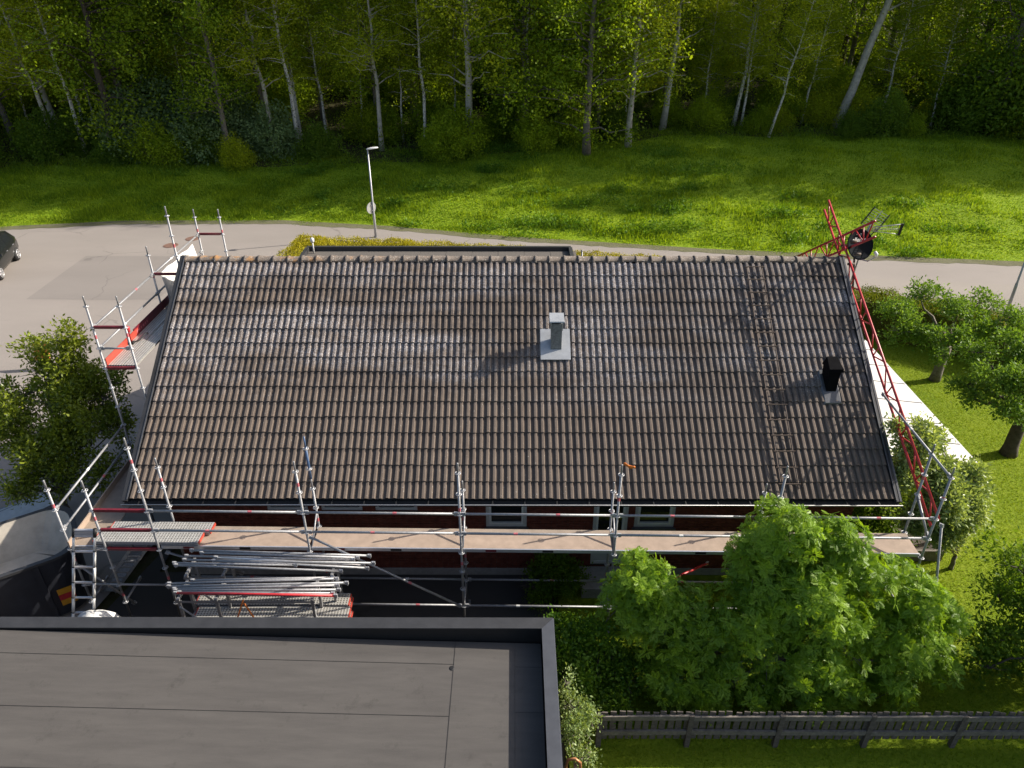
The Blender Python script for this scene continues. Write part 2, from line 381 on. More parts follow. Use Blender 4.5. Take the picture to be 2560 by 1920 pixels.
def lobe_pts(lobes, n, rng, shell=0.55):
    """points through several ellipsoid lobes, denser near the uneven outline; lobes = (x,y,z,rx,ry,rz)"""
    L = np.array(lobes, float); vol = (L[:, 3] * L[:, 4] * L[:, 5]) ** (2 / 3); idx = rng.choice(len(L), n, p=vol / vol.sum())
    d = unit(rng.normal(0, 1, (n, 3)))
    rr = np.where(rng.uniform(0, 1, n) < shell, rng.uniform(0.82, 1.08, n), rng.uniform(0.15, 1, n) ** (1 / 2.2))
    ph = rng.uniform(0, 6.28, (len(L), 3))[idx]
    rr *= 1 + 0.13 * np.sin(d[:, 0] * 5 + ph[:, 0]) + 0.11 * np.sin(d[:, 1] * 6 + ph[:, 1]) + 0.09 * np.sin(d[:, 2] * 7 + ph[:, 2])
    return L[idx, :3] + d * rr[:, None] * L[idx, 3:], d
def wob(a, b, k, amp, rng, sag=0.0):
    a, b = np.array(a, float), np.array(b, float); L = np.linalg.norm(b - a); out = []
    for i in range(k + 1):
        t = i / k; e = math.sin(math.pi * t); out.append(a + (b - a) * t + rng.normal(0, amp * L, 3) * e + np.array([0, 0, sag * L * e]))
    return out

# ================================================================== THE GROUND
def sheet(name, poly, z, mat, kind='structure'):
    mb = MB(); mb.add([(x, y, z) for x, y in poly], [tuple(range(len(poly)))])
    return tag(mb.build(name, mat), kind=kind)
g = sheet('ground', [(-260, -80), (300, -80), (300, 420), (-260, 420)], -0.06, M['floor'])
RX = [-70, -20.2, -14.2, -5.5, 0.5, 7.1, 17.3, 31.3, 60, 100]; RY = [22.5, 26.8, 27.8, 27.9, 26.9, 25.2, 23.3, 21.65, 18.6, 15]
def yN(x): return np.interp(x, RX, RY)
def TZ(x, y):
    """the meadow climbs gently from the road to the wood, then the forest floor goes on rising"""
    u = np.maximum(np.asarray(y) - yN(x) - .6, 0); return np.where(u < 12, .145 * u * np.clip(u / 2.0, .3, 1), .145 * 12 + .05 * (u - 12))
def onland(px, py):
    d = _dir(px, py); t = (0 - CAM[2]) / d[2]; lo, hi = 20.0, t
    for _ in range(50):
        m = (lo + hi) / 2; p = CAM + d * m
        if p[2] > TZ(p[0], p[1]): lo = m
        else: hi = m
    return CAM + d * lo
_e = [onland(*q) for q in ((0, 428), (320, 430), (640, 428), (960, 420), (1280, 397), (1500, 374), (1700, 352), (2000, 347), (2300, 347), (2560, 357))]
EXF = [-90, -45] + [p[0] for p in _e] + [60, 110]; EYF = [34.5, 34.8] + [p[1] for p in _e] + [37.0, 35.0]
def yF(x): return np.interp(x, EXF, EYF)
def meadow_z(x, y):
    e = np.clip((y - yN(x)) / 3.0, 0, 1)
    return TZ(x, y) + e * (0.13 * np.sin(x * 0.37 + 1.0) * np.sin(y * 0.45 + x * 0.1) + 0.09 * np.sin(x * 0.9 + y * 0.6) * np.sin(y * 1.1 - x * 0.3) + 0.06) - 0.02
def land(name, x0, x1, dx, ya, yb, rows, mat):
    xs = np.arange(x0, x1 + .1, dx); gx = np.repeat(xs[:, None], rows, 1); t = np.linspace(0, 1, rows)[None]
    gy = ya(xs)[:, None] + (yb(xs) - ya(xs))[:, None] * t; V = np.stack([gx, gy, meadow_z(gx, gy)], 2).reshape(-1, 3)
    I = np.arange(len(xs) * rows).reshape(len(xs), rows); F = np.stack([I[:-1, :-1], I[1:, :-1], I[1:, 1:], I[:-1, 1:]], 2).reshape(-1, 4)
    return tag(link(name, np_mesh(name, V, F, mat, smooth=True)), kind='structure')
land('meadow', -70, 100, .7, lambda x: yN(x) - .35, lambda x: yF(x) + .8, 44, M['meadow'])
land('forest_floor', -150, 180, 2.0, lambda x: yF(x) + .8, lambda x: yF(x) * 0 + 260.0, 60, M['floor'])
# the road: from its verge along the meadow down to the hedges, widening to a turning place
HR0, HR1 = atZ(2150, 716, 0), atZ(2560, 782, 0)
south = [(100, -2.0), (HR1[0] + 4, HR1[1] - 2.6), (HR0[0], HR0[1] - 0.6), (16.0, 20.6), (10, 20.0), (-1.2, 20.6), (-1.9, 18.0), (-1.6, 10.4), (-1.6, 3.2), (-2.6, -1.8), (-2.6, -40), (-70, -40)]
rb = random.Random(4)
north = [(x, float(yN(x)) + rb.uniform(-.06, .06)) for x in np.arange(-70, 100.1, 1.0)]
sheet('road', north[::1] + south, 0.004, M['asphalt'])
rv_ = random.Random(6); vx_l = np.arange(-60, 90.1, .45)
sheet('verge', [(x, float(yN(x)) - .16 + rv_.uniform(-.10, .08)) for x in vx_l] + [(x, float(yN(x)) + .5) for x in vx_l[::-1]], 0.012, M['verge'])
sheet('asphalt_patch', [tuple(atZ(x, y, 0)[:2]) for x, y in ((66, 748), (215, 640), (430, 641), (500, 655), (395, 748), (290, 750), (180, 749))], 0.008, M['asphalt2'])
gb = [atZ(x, y, 0)[:2] for x, y in ((2100, 694), (2330, 703), (2560, 714), (2800, 728))]
sheet('gravel_shoulder', [tuple(p) for p in gb] + [(HR1[0] + 6, HR1[1] - 3), (HR1[0], HR1[1] - .9), (HR0[0], HR0[1] - 0.9), (19.5, 19.6)], 0.009, M['gravel'])
# garden lawn and yard
sheet('lawn', [(8.2, -40), (80, -40), (80, -1), (HR1[0] + 3, HR1[1] - 4.4), (HR0[0] - 1, HR0[1] - 2.6), (10, 17.2), (8.2, 17.2)], 0.0, M['lawn'])
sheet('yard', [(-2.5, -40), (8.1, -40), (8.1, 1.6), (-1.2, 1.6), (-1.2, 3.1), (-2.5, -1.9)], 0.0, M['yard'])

# ================================================================== THE HOUSE
YE, ZE, SL, GA, RL = 1.053, 2.650, 0.5916, 0.377, 6.20
CS, SN = math.cos(SL), math.sin(SL)
XL, XR = -1.03, 15.32
YR, ZR = YE + RL * CS, ZE + RL * SN          # ridge
YB = 2 * YR - YE                              # back eave
ROOFM = Matrix(((1, 0, 0, 0), (0, CS, -SN, YE), (0, SN, CS, ZE), (0, 0, 0, 1)))
def RF(x, s, h=0.0): return ROOFM @ Vector((x, s, h))
house = thing('brick_house', 'long low red brick house under a brown tiled gable roof', 'house')
WX0, WX1, WY0, WY1, WZ = -0.45, 14.75, 1.55, YB - 0.5, 2.62
def wx(px, y=1300): return float(atY(px, y, WY0)[0])
OPEN = [(wx(674), wx(775), 1.92, 2.48, 'window'), (wx(808), wx(910), 1.92, 2.48, 'window'), (wx(942), wx(1046), 1.92, 2.48, 'window'),
        (wx(1215), wx(1317), 1.45, 2.5, 'window'), (wx(1483), wx(1570), 0.32, 2.5, 'door'), (wx(1586), wx(1686), 1.45, 2.5, 'window')]
# mortar shell of the walls with real openings in the front
mb = MB(); xsplit = sorted({WX0, WX1, *[o[0] for o in OPEN], *[o[1] for o in OPEN]})
for a, b in zip(xsplit[:-1], xsplit[1:]):
    o = [q for q in OPEN if q[0] <= a + 1e-6 and q[1] >= b - 1e-6]
    if not o: mb.box(a, b, WY0 + .012, WY0 + .3, 0.2, WZ)
    else: mb.box(a, b, WY0 + .012, WY0 + .3, 0.2, o[0][2]); mb.box(a, b, WY0 + .012, WY0 + .3, o[0][3], WZ)
mb.box(WX0, WX1, WY1 - .3, WY1, 0.2, WZ)
zt = ZE + (WY0 - YE) * SN / CS
for x0, x1 in ((WX0, WX0 + .3), (WX1 - .3, WX1)):
    ym = (WY0 + WY1) / 2
    y0, y1 = WY0 + .3, WY1 - .3
    pr = [(y0, .2), (y1, .2), (y1, WZ + .1), (YR, ZR - .2), (y0, WZ + .1)]
    mb.add([(x0, y, z) for y, z in pr] + [(x1, y, z) for y, z in pr], [(0, 1, 2, 3, 4), (9, 8, 7, 6, 5)] + [(i, i + 5, (i + 1) % 5 + 5, (i + 1) % 5) for i in range(5)])
wall = mb.build('wall', M['mortar'], house)
mb = MB(); mb.box(WX0 + .02, WX1 - .02, WY0 - .02, WY1 - .02, -.1, 0.2)
mb.build('plinth', M['concrete'], house)
# bricks, stretcher bond: the ones in the lit-up band between eaves and platform singly, the rest as one mass
bl, bh = 0.24, 0.065
bm_ = MB().box(0, bl, 0, .03, 0, bh).mesh('brick', M['brick'])
rest = MB(); nb = 0; rb = random.Random(9)
nrow = int((WZ - .2) / .075)
for r in range(nrow):
    z = 0.205 + r * .075
    x = WX0 - (r % 2) * .125
    while x < WX1:
        x0, x1 = max(x, WX0), min(x + bl, WX1); x += .25
        if x1 - x0 < .03: continue
        segs = [(x0, x1)]
        for o in OPEN:
            if z + bh > o[2] and z < o[3]:
                ns = []
                for a, b in segs:
                    if b <= o[0] or a >= o[1]: ns.append((a, b))
                    else:
                        if a < o[0] - .02: ns.append((a, o[0]))
                        if b > o[1] + .02: ns.append((o[1], b))
                segs = ns
        for a, b in segs:
            d = rb.uniform(-.003, .003)
            if abs((b - a) - bl) < 1e-3 and 1.58 <= z <= 2.02 and nb < 298 and x0 > 1.2:
                bo = link('brick', bm_, wall, (a, WY0 - .004 + d, z)); nb += 1
            else: rest.box(a, b, WY0 - .004 + d, WY0 + .03, z, z + bh)
tag(rest.build('bricks', M['brick'], wall), kind='stuff')
# windows and door
for i, (x0, x1, z0, z1, k) in enumerate(OPEN):
    wnd = MB(); f = .07
    yf0, yf1 = WY0 + .02, WY0 + .10
    wnd.box(x0, x0 + f, yf0, yf1, z0, z1); wnd.box(x1 - f, x1, yf0, yf1, z0, z1)
    wnd.box(x0 + f, x1 - f, yf0 + .002, yf1, z0, z0 + f); wnd.box(x0 + f, x1 - f, yf0 + .002, yf1, z1 - f, z1)
    small = z0 > 1.8
    o = wnd.build(k, M['frame'], house)
    a, b, c, d = x0 + f, x1 - f, z0 + f, z1 - f
    if k == 'door':
        MB().box(a, b, yf0 + .03, yf1 - .01, c, c + .75).build('lower_panel', M['frame'], o)
        c += .75
        MB().tube([(a + .03, yf0 - .03, 1.35), (a + .15, yf0 - .03, 1.35)], .012, 8).tube([(a + .03, yf0 - .03, 1.35), (a + .03, yf0 + .04, 1.35)], .012, 8).build('handle', M['galvl'], o)
    if not small:
        s = .05; sb = MB()
        sb.box(a + .004, a + s, yf0 - .015, yf1 - .02, c + .004, d - .004); sb.box(b - s, b - .004, yf0 - .015, yf1 - .02, c + .004, d - .004)
        sb.box(a + s, b - s, yf0 - .013, yf1 - .02, c + .004, c + s); sb.box(a + s, b - s, yf0 - .013, yf1 - .02, d - s, d - .004)
        sb.build('sash', M['white'], o); a += s; b -= s; c += s; d -= s
    MB().box(a, b, yf0 + .035, yf0 + .05, c, d).build('pane', M['glass'], o)
    if k == 'window': MB().box(x0 - .04, x1 + .04, WY0 - .06, WY0 + .05, z0 - .05, z0 - .002).build('sill', M['flash'] if small else M['flashgrey'], o)
    if small:
        for sx in (x0 + .03, x1 - .03): MB().hexa([(sx - .012, WY0 - .14, z1 - .05), (sx + .012, WY0 - .14, z1 - .05), (sx + .012, WY0 - .02, z1 - .2), (sx - .012, WY0 - .02, z1 - .2), (sx - .012, WY0 - .14, z1 - .01), (sx + .012, WY0 - .14, z1 - .01), (sx + .012, WY0 - .02, z1 - .01), (sx - .012, WY0 - .02, z1 - .01)]).build('bracket', M['white'], o)
        MB().box(x0 - .02, x1 + .02, WY0 - .16, WY0 - .005, z1 - .01, z1 + .02).build('canopy', M['frame'], o)
# door step
MB().box(OPEN[4][0] - .25, OPEN[4][1] + .25, WY0 - .75, WY0 - .03, 0.0, .28).build('step', M['concrete'], house)

# ---- roof
roof = MB()
dk = 0.14
roof.hexa([RF(XL + .03, -.02, -dk), RF(XR - .03, -.02, -dk), RF(XR - .03, RL, -dk), RF(XL + .03, RL, -dk), RF(XL + .03, -.02, -.035), RF(XR - .03, -.02, -.035), RF(XR - .03, RL - .03, -.035), RF(XL + .03, RL - .03, -.035)])
def RBk(x, s, h): v = RF(x, s, h); return Vector((v.x, 2 * YR - v.y, v.z))
roof.hexa([RBk(XL + .03, -.02, -dk), RBk(XR - .03, -.02, -dk), RBk(XR - .03, RL, -dk), RBk(XL + .03, RL, -dk), RBk(XL + .03, -.02, .02), RBk(XR - .03, -.02, .02), RBk(XR - .03, RL - .03, .02), RBk(XL + .03, RL - .03, .02)])
roof.box(XL + .05, XR - .05, YE + .02, WY0 + .1, WZ + .002, WZ + .03)
roof_o = roof.build('roof', M['black'], house)
TW = (XR - XL - .10) / 54; X0T = XL + .06
def tile_profile(w_):
    k = w_ / .3; P = []
    for du, h in ((-.050, 0), (-.042, .034), (-.024, .046), (.020, .046), (.036, .034), (.045, 0)): P.append(((.074 + du) * k, h))
    for du, h in ((-.050, 0), (-.042, .034), (-.024, .046), (.016, .046), (.030, .038), (.032, .024), (.044, .024), (.050, 0)): P.append(((.224 + du) * k, h))
    P.append((w_ + .006, .0)); P.insert(0, (-.004, 0))
    return P
PR = tile_profile(TW)
def tile_vf():
    n = len(PR); TL = .405; v = []
    for (u, h) in PR: v.append((u, 0, h + .038))                 # lower edge, top
    for (u, h) in PR: v.append((u, TL, h + .002))                # upper edge
    for (u, h) in PR: v.append((u, 0.006, h + .006))             # lower edge, underside
    f = [(i, i + 1, n + i + 1, n + i) for i in range(n - 1)] + [(2 * n + i, 2 * n + i + 1, i + 1, i) for i in range(n - 1)]
    return np.array(v), np.array(f)
TV, TF = tile_vf()
tm = np_mesh('tile', TV, TF, M['tile'], np.zeros(len(TV)))
sm = [False] * (len(PR) - 1) + [False] * (len(PR) - 1); tm.polygons.foreach_set('use_smooth', sm)
rng = np.random.default_rng(5)
mats_, bigV, bigF, bigR = [], [], [], []; off = 0
VT = (14.36, 3.30)
for r in range(16):
    for c in range(54):
        x = X0T + c * TW + rng.normal(0, .0025); s = r * GA + .0 + rng.normal(0, .004); h = rng.normal(0, .002)
        rot = rng.normal(0, .004); tl = rng.normal(0, .003)
        loc = RF(x, s, h - .012)
        if r < 5:
            o = link('tile', tm, roof_o, loc, (SL + tl, rot, rot)); 
        else:
            R = np.array(Matrix.Rotation(SL + tl, 3, 'X') @ Matrix.Rotation(rot, 3, 'Z'))
            bigV.append(TV @ R.T + np.array(loc)); bigF.append(TF + off); off += len(TV); bigR.append(np.full(len(TV), rng.uniform()))
bt = np_mesh('tiles', np.concatenate(bigV), np.concatenate(bigF), M['tile'], np.concatenate(bigR))
bt.polygons.foreach_set('use_smooth', sm * (11 * 54))
tag(link('tiles', bt, roof_o), kind='stuff')
# ridge tiles: half-round, each with a raised collar
def ridge_mesh():
    n = 9; v = []; f = []; prof = [(0, .148, .0), (0.0, .152, .010), (.05, .152, .010), (.055, .140, .003), (.39, .134, 0.0)]
    for x, r, up in prof:
        for i in range(n):
            a = math.pi * (i / (n - 1)); v.append((x, math.cos(a) * r, math.sin(a) * r * .78 + up - .01))
    for k in range(len(prof) - 1):
        for i in range(n - 1): f.append((k * n + i, k * n + i + 1, (k + 1) * n + i + 1, (k + 1) * n + i))
    return np.array(v), np.array(f)
rv, rf_ = ridge_mesh(); rm = np_mesh('ridge_tile', rv, rf_, M['ridge'], smooth=True)
nR = 45; st = (XR - XL - .1) / nR
for i in range(nR):
    link('ridge_tile', rm, roof_o, (XL + .05 + i * st + rng.normal(0, .006), YR, ZR - .055 + rng.normal(0, .005)), (rng.normal(0, .03), rng.normal(0, .012), rng.normal(0, .01)))
# verge boards and eaves gutter
for side, x in ((-1, XL), (1, XR)):
    for back in (0, 1):
        q = RBk if back else RF
        mb = MB(); a, b = (x - .06, x + .055) if side < 0 else (x - .055, x + .06)
        e = RL + (.02 if not back else -.0)
        mb.hexa([q(a, -.06, -.2), q(b, -.06, -.2), q(b, e, -.2), q(a, e, -.2), q(a, -.06, .075), q(b, -.06, .075), q(b, e, .075), q(a, e, .075)])
        vb = mb.build('verge_board', M['flash'], house)
        if not back:
            xx = b if side < 0 else a
            MB().hexa([q(xx - .010, -.03, .076), q(xx + .014, -.03, .076), q(xx + .014, RL, .076), q(xx - .010, RL, .076), q(xx - .010, -.03, .088), q(xx + .014, -.03, .088), q(xx + .014, RL, .088), q(xx - .010, RL, .088)]).build('trim_strip', M['flashgrey'], vb)
            if side > 0: MB().hexa([q(b - .045, -.06, .0755), q(b - .004, -.06, .0755), q(b - .004, RL, .0755), q(b - .045, RL, .0755), q(b - .045, -.06, .081), q(b - .004, -.06, .081), q(b - .004, RL, .081), q(b - .045, RL, .081)]).build('sunlit_strip', M['flashgrey'], vb)  # lighter grey strip paints in the sunlit face of the right verge
gut = MB(); n = 9; gy0, gz0, gr = YE - .085, ZE - .035, .07
v = []; 
for x in (XL - .05, XR + .05):
    for i in range(n):
        a = math.pi + math.pi * i / (n - 1); v.append((x, gy0 + math.cos(a) * gr, gz0 + math.sin(a) * gr))
gut.add(v, [(i, i + 1, n + i + 1, n + i) for i in range(n - 1)])
go = gut.build('gutter', M['black'], house, True)
MB().tube([(XL - .06, gy0 - gr, gz0 + .004), (XR + .06, gy0 - gr, gz0 + .004)], .011, 8).build('gutter_lip', M['galvl'], go, True)
mb = MB(); mb.box(XL, XR, YE - .012, YE + .008, ZE - .17, ZE - .03); mb.build('fascia', M['black'], house)
for i in range(24):
    x = XL + .3 + i * .68; MB().bar((x, gy0 - gr, gz0 + .01), (x, YE + .01, gz0 + .03), .025, .006).build('gutter_bracket', M['black'], go)

# ---- metal chimney on the roof
b0, b1 = 7.815, 8.51
fl = MB().hexa([RF(b0, 3.31, .055), RF(b1, 3.31, .055), RF(b1, 4.14, .055), RF(b0, 4.14, .055), RF(b0, 3.31, .085), RF(b1, 3.31, .085), RF(b1, 4.14, .062), RF(b0, 4.14, .062)])
chimney = fl.build('chimney', M['lead'], house)
cx0, cx1, cy0, cy1 = 8.05, 8.30, 3.98, 4.22; zb = RF(0, (cy0 - YE) / CS, 0).z - .05
MB().box(cx0, cx1, cy0, cy1, zb, 5.36).build('flue', M['flue'], chimney)
MB().box(cx0 + .02, cx1 - .02, cy0 + .02, cy1 - .02, 5.36, 5.42).build('vent_gap', M['black'], chimney)
cap = MB().hexa([(cx0 - .05, cy0 - .06, 5.42), (cx1 + .05, cy0 - .06, 5.42), (cx1 + .05, cy1 + .06, 5.42), (cx0 - .05, cy1 + .06, 5.42), (cx0 - .04, cy0 - .05, 5.445), (cx1 + .04, cy0 - .05, 5.445), (cx1 + .04, cy1 + .05, 5.51), (cx0 - .04, cy1 + .05, 5.51)])
cap.build('cap', M['lead'], chimney)
for x in (cx0 - .01, cx1 + .01): MB().box(x - .008, x + .008, cy0 - .03, cy0 - .01, 5.2, 5.43).build('cap_strap', M['lead'], chimney)
# ---- black roof vent
vx, vy = VT; zv = RF(0, (vy - YE) / CS, 0).z
vent = MB().hexa([RF(vx - .2, (vy - .42 - YE) / CS, .05), RF(vx + .2, (vy - .42 - YE) / CS, .05), RF(vx + .2, (vy + .3 - YE) / CS, .05), RF(vx - .2, (vy + .3 - YE) / CS, .05), RF(vx - .17, (vy - .40 - YE) / CS, .075), RF(vx + .17, (vy - .40 - YE) / CS, .075), RF(vx + .17, (vy + .28 - YE) / CS, .075), RF(vx - .17, (vy + .28 - YE) / CS, .075)]).build('roof_vent', M['flashgrey'], house)
MB().hexa([(vx - .10, vy - .22, zv - .2), (vx + .10, vy - .22, zv - .2), (vx + .11, vy + .16, zv), (vx - .11, vy + .16, zv), (vx - .135, vy - .17, zv + .45), (vx + .135, vy - .17, zv + .45), (vx + .135, vy + .18, zv + .45), (vx - .135, vy + .18, zv + .45)]).build('shaft', M['matte'], vent)
MB().hexa([(vx - .16, vy - .24, zv + .451), (vx + .16, vy - .24, zv + .451), (vx + .16, vy + .2, zv + .451), (vx - .16, vy + .2, zv + .451), (vx - .155, vy - .23, zv + .53), (vx + .155, vy - .23, zv + .53), (vx + .11, vy + .14, zv + .66), (vx - .11, vy + .14, zv + .66)]).build('hood', M['matte'], vent)
# ---- rusty roof ladder
lx0, lx1 = 12.90, 13.27
rl = MB()
rl.tube([RF(lx0 - .04, .35, .13), RF(lx0, RL - .35, .13)], .017, 6)
rlo = rl.build('roof_ladder', M['rust'], house)
MB().tube([RF(lx1 - .04, .2, .13), RF(lx1, RL - .35, .13)], .017, 6).build('side_rail', M['rust'], rlo)
rung = MB().tube([(-.05, 0, 0), (lx1 - lx0 + .05, 0, 0)], .015, 6).mesh('rung', M['rust'])
for i in range(16): link('rung', rung, rlo, RF(lx0 - .04 * (1 - (0.30 + i * .37) / 5.8), .30 + i * .37, .145))
brk = MB().tube([(0, 0, 0), (0, -.05, -.12)], .01, 5).mesh('bracket', M['rust'])
for i in range(6):
    for xx in (lx0, lx1): link('bracket', brk, rlo, RF(xx, .5 + i * .98, .13))

# ================================================================== flat-roofed annex behind the house
ax0, ax1, ay0, ay1, az = -0.95, 9.45, YB - .3, 16.6, 2.55
annex = thing('annex', 'flat roofed annex with dark parapet behind the tiled roof', 'building')
MB().box(ax0 + .1, ax1 - .1, ay0, ay1 - .1, 0.0, az - .02).build('wall', M['mortar'], annex)
arf = MB().box(ax0 + .1, ax1 - .1, ay0, ay1 - .1, az - .018, az).build('roof', M['felt'], annex)
for nm, bx in (('far', (ax0, ax1, ay1 - .1, ay1 + .04)), ('side', (ax0 - .04, ax0 + .1, ay0, ay1 - .1)), ('side', (ax1 - .1, ax1 + .04, ay0, ay1 - .1))):
    MB().box(*bx, az - .25, az + .17).build('parapet', M['flash'], annex)
for i in range(10): MB().box(ax0 + .4 + i * 1.02, ax0 + 1.4 + i * 1.02, ay0 + .01, ay1 - .12, az + .001, az + .005 + (i % 2) * .003).build('felt_strip', M['felt'], arf)
t = thing('vent_pipe', 'thin white vent pipe with cap on the annex corner', 'pipe', (-.62, 16.25, az)); 
MB().tube([(0, 0, 0), (0, 0, .48)], .028, 8).build('pipe', M['white'], t, True)
MB().tube([(0, 0, .44), (0, 0, .48), (0, 0, .6), (0, 0, .63)], [.05, .075, .075, .03], 10).build('cap', M['white'], t, True)
t = thing('vent_pipe', 'thin grey pipe without cap beside the annex parapet', 'pipe', (9.8, 15.6, 0))
MB().tube([(0, 0, 0), (0, 0, 2.9)], .03, 8).build('pipe', M['galv'], t, True)
MB().tube([(0, 0, 2.87), (0, 0, 2.92)], .036, 8).build('rim', M['galv'], t, True)

# ================================================================== garage in front
garage = thing('garage', 'flat roofed garage with dark felt roof and metal edged parapet', 'garage')
GX0, GX1, GY0, GY1, GZ = -3.2, 7.87, -11.0, -2.30, 2.75
def gz_(x): return GZ - .045 - .335 * (x + 1.6) / 9.3
MB().box(GX0 + .05, GX1 - .06, GY0, GY1 - .06, 0, 2.2).build('wall', M['woodd'], garage)
gw = .205
gro = MB().hexa([(GX0, GY0, 2.2), (GX1 - gw, GY0, 2.2), (GX1 - gw, GY1 - gw, 2.2), (GX0, GY1 - gw, 2.2), (GX0, GY0, gz_(GX0)), (GX1 - gw, GY0, gz_(GX1)), (GX1 - gw, GY1 - gw, gz_(GX1)), (GX0, GY1 - gw, gz_(GX0))]).build('roof', M['felt2'], garage)
# parapet with folded metal cap (sloping slightly inwards)
mb = MB(); mb.hexa([(GX0, GY1 - .18, 2.0), (GX1 - .02, GY1 - .18, 2.0), (GX1 - .02, GY1 - .02, 2.0), (GX0, GY1 - .02, 2.0), (GX0, GY1 - .18, GZ - .03), (GX1 - .02, GY1 - .18, GZ - .03), (GX1 - .02, GY1 - .02, GZ - .0), (GX0, GY1 - .02, GZ)])
pa = mb.build('parapet', M['black'], garage)
mb = MB(); mb.hexa([(GX0, GY1 - .20, GZ - .02), (GX1 - .20, GY1 - .20, GZ - .02), (GX1, GY1, GZ + .005), (GX0, GY1, GZ + .005), (GX0, GY1 - .20, GZ + .0), (GX1 - .20, GY1 - .20, GZ + .0), (GX1, GY1, GZ + .025), (GX0, GY1, GZ + .025)])
mb.box(GX0, GX1, GY1, GY1 + .012, GZ - .12, GZ + .025)
mb.build('metal_cap', M['flash'], pa)
mb = MB(); mb.hexa([(GX1 - .18, GY0, 2.0), (GX1 - .02, GY0, 2.0), (GX1 - .02, GY1 - .2, 2.0), (GX1 - .18, GY1 - .2, 2.0), (GX1 - .18, GY0, GZ - .03), (GX1 - .02, GY0, GZ), (GX1 - .02, GY1 - .2, GZ), (GX1 - .18, GY1 - .2, GZ - .03)])
pb = mb.build('parapet', M['black'], garage)
mb = MB(); mb.hexa([(GX1 - .20, GY0, GZ - .02), (GX1, GY0, GZ + .005), (GX1, GY1 - .004, GZ + .005), (GX1 - .20, GY1 - .204, GZ - .02), (GX1 - .20, GY0, GZ + .002), (GX1, GY0, GZ + .027), (GX1, GY1 - .004, GZ + .027), (GX1 - .20, GY1 - .204, GZ + .002)])
mb.box(GX1, GX1 + .012, GY0, GY1 - .004, GZ - .12, GZ + .027)
mb.build('metal_cap', M['flashgrey'], pb)
# felt strips: long ones across, two lengthways at the low end and the upstand
def seam(x0, x1, y0, y1):
    p = [(x0, y0), (x1, y0), (x1, y1), (x0, y1)]
    MB().hexa([(x, y, gz_(x) + .004) for x, y in p] + [(x, y, gz_(x) + .0125) for x, y in p]).build('bitumen_seam', M['seam'], gro)
def strip(x0, x1, y0, y1, lift, mat='felt2'):
    p = [(x0, y0), (x1, y0), (x1, y1), (x0, y1)]
    MB().hexa([(x, y, gz_(x) + .001) for x, y in p] + [(x, y, gz_(x) + lift) for x, y in p]).build('felt_strip', M[mat], gro)
SX = 6.20
ys = [GY1 - .21, -2.98, -3.95, -4.93, -5.91, -6.89, -7.87]
for i in range(len(ys) - 1): strip(GX0, SX - .004, ys[i + 1] + .004, ys[i], .006)
for y in ys[1:]: seam(GX0, SX - .01, y - .0035, y + .0035)
seam(SX - .006, SX + .002, GY0, GY1 - .22)
strip(SX, GX1 - .66, GY0, GY1 - .21, .0085)
MB().tube([(6.17, -3.06, gz_(6.17) + .008), (6.17, -3.06, gz_(6.17) + .016)], [.05, .03], 9).build('bitumen_blob', M['black'], gro)
for y in (GY1 - .70, GY1 - 1.55, GY1 - 2.55): seam(GX1 - .655, GX1 - .22, y - .004, y + .004)
for y0, y1 in ((GY1 - .70, GY1 - .21), (GY1 - 1.55, GY1 - .704), (GY1 - 2.55, GY1 - 1.554), (GY1 - 3.6, GY1 - 2.554)): strip(GX1 - .655, GX1 - .21, y0, y1, .010)
t = thing('copper_pipe', 'bent copper coloured pipe end beside the garage edge', 'pipe')
pts = [(7.97, -4.62, .0), (7.97, -4.62, 2.2), (8.0, -4.60, 2.34), (8.10, -4.60, 2.37), (8.18, -4.62, 2.3), (8.19, -4.64, 2.1)]
MB().tube(pts, .022, 8).build('pipe', M['copper'], t, True)
MB().box(7.875, 7.975, -4.66, -4.58, 1.6, 1.64).build('clip', M['galv'], t)

# ================================================================== SCAFFOLD
SR = -0.0136
def S(x, y, z): return Vector((x * math.cos(SR) - y * math.sin(SR), x * math.sin(SR) + y * math.cos(SR), z))
PZ = 2.2
rosette = MB().ring((0, 0, 0), .054, .0085, 12, 5).tube([(0, 0, -.02), (0, 0, .02)], .03, 8)
for k in range(4):
    a = k * math.pi / 2 + .4; rosette.bar((math.cos(a) * .02, math.sin(a) * .02, 0), (math.cos(a) * .054, math.sin(a) * .054, 0), .014, .008)
rosette = rosette.mesh('rosette', M['galvl'], True)
band = MB().tube([(0, 0, -.045), (0, 0, .045)], .0262, 10, False).mesh('tape_band', M['pink'], True)
rs = random.Random(21)
def post(par, x, y, ztop, zbase=0.0, ring_from=0.7, mat='galv', base=True, loc=None):
    p = loc or S(x, y, 0); mb = MB()
    mb.tube([(p.x, p.y, zbase + .02), (p.x, p.y, ztop)], .0242, 10).tube([(p.x, p.y, ztop), (p.x, p.y, ztop + .2), (p.x, p.y, ztop + .215)], [.019, .019, .015], 8)
    o = mb.build('standard', M[mat], par, True)
    z = ring_from
    while z < ztop + .02: link('rosette', rosette, o, (p.x, p.y, z), (0, 0, rs.uniform(0, 1.5))); z += .5
    for zz in (ring_from + .22 + rs.choice((0, .5, 1.0)), ztop - rs.uniform(.3, .9)):
        link('tape_band', band, o, (p.x, p.y, zz))
    if base: MB().box(p.x - .075, p.x + .075, p.y - .075, p.y + .075, zbase, zbase + .008).tube([(p.x, p.y, zbase), (p.x, p.y, zbase + .3)], .017, 6).build('base_plate', M['galv'], o)
    return o
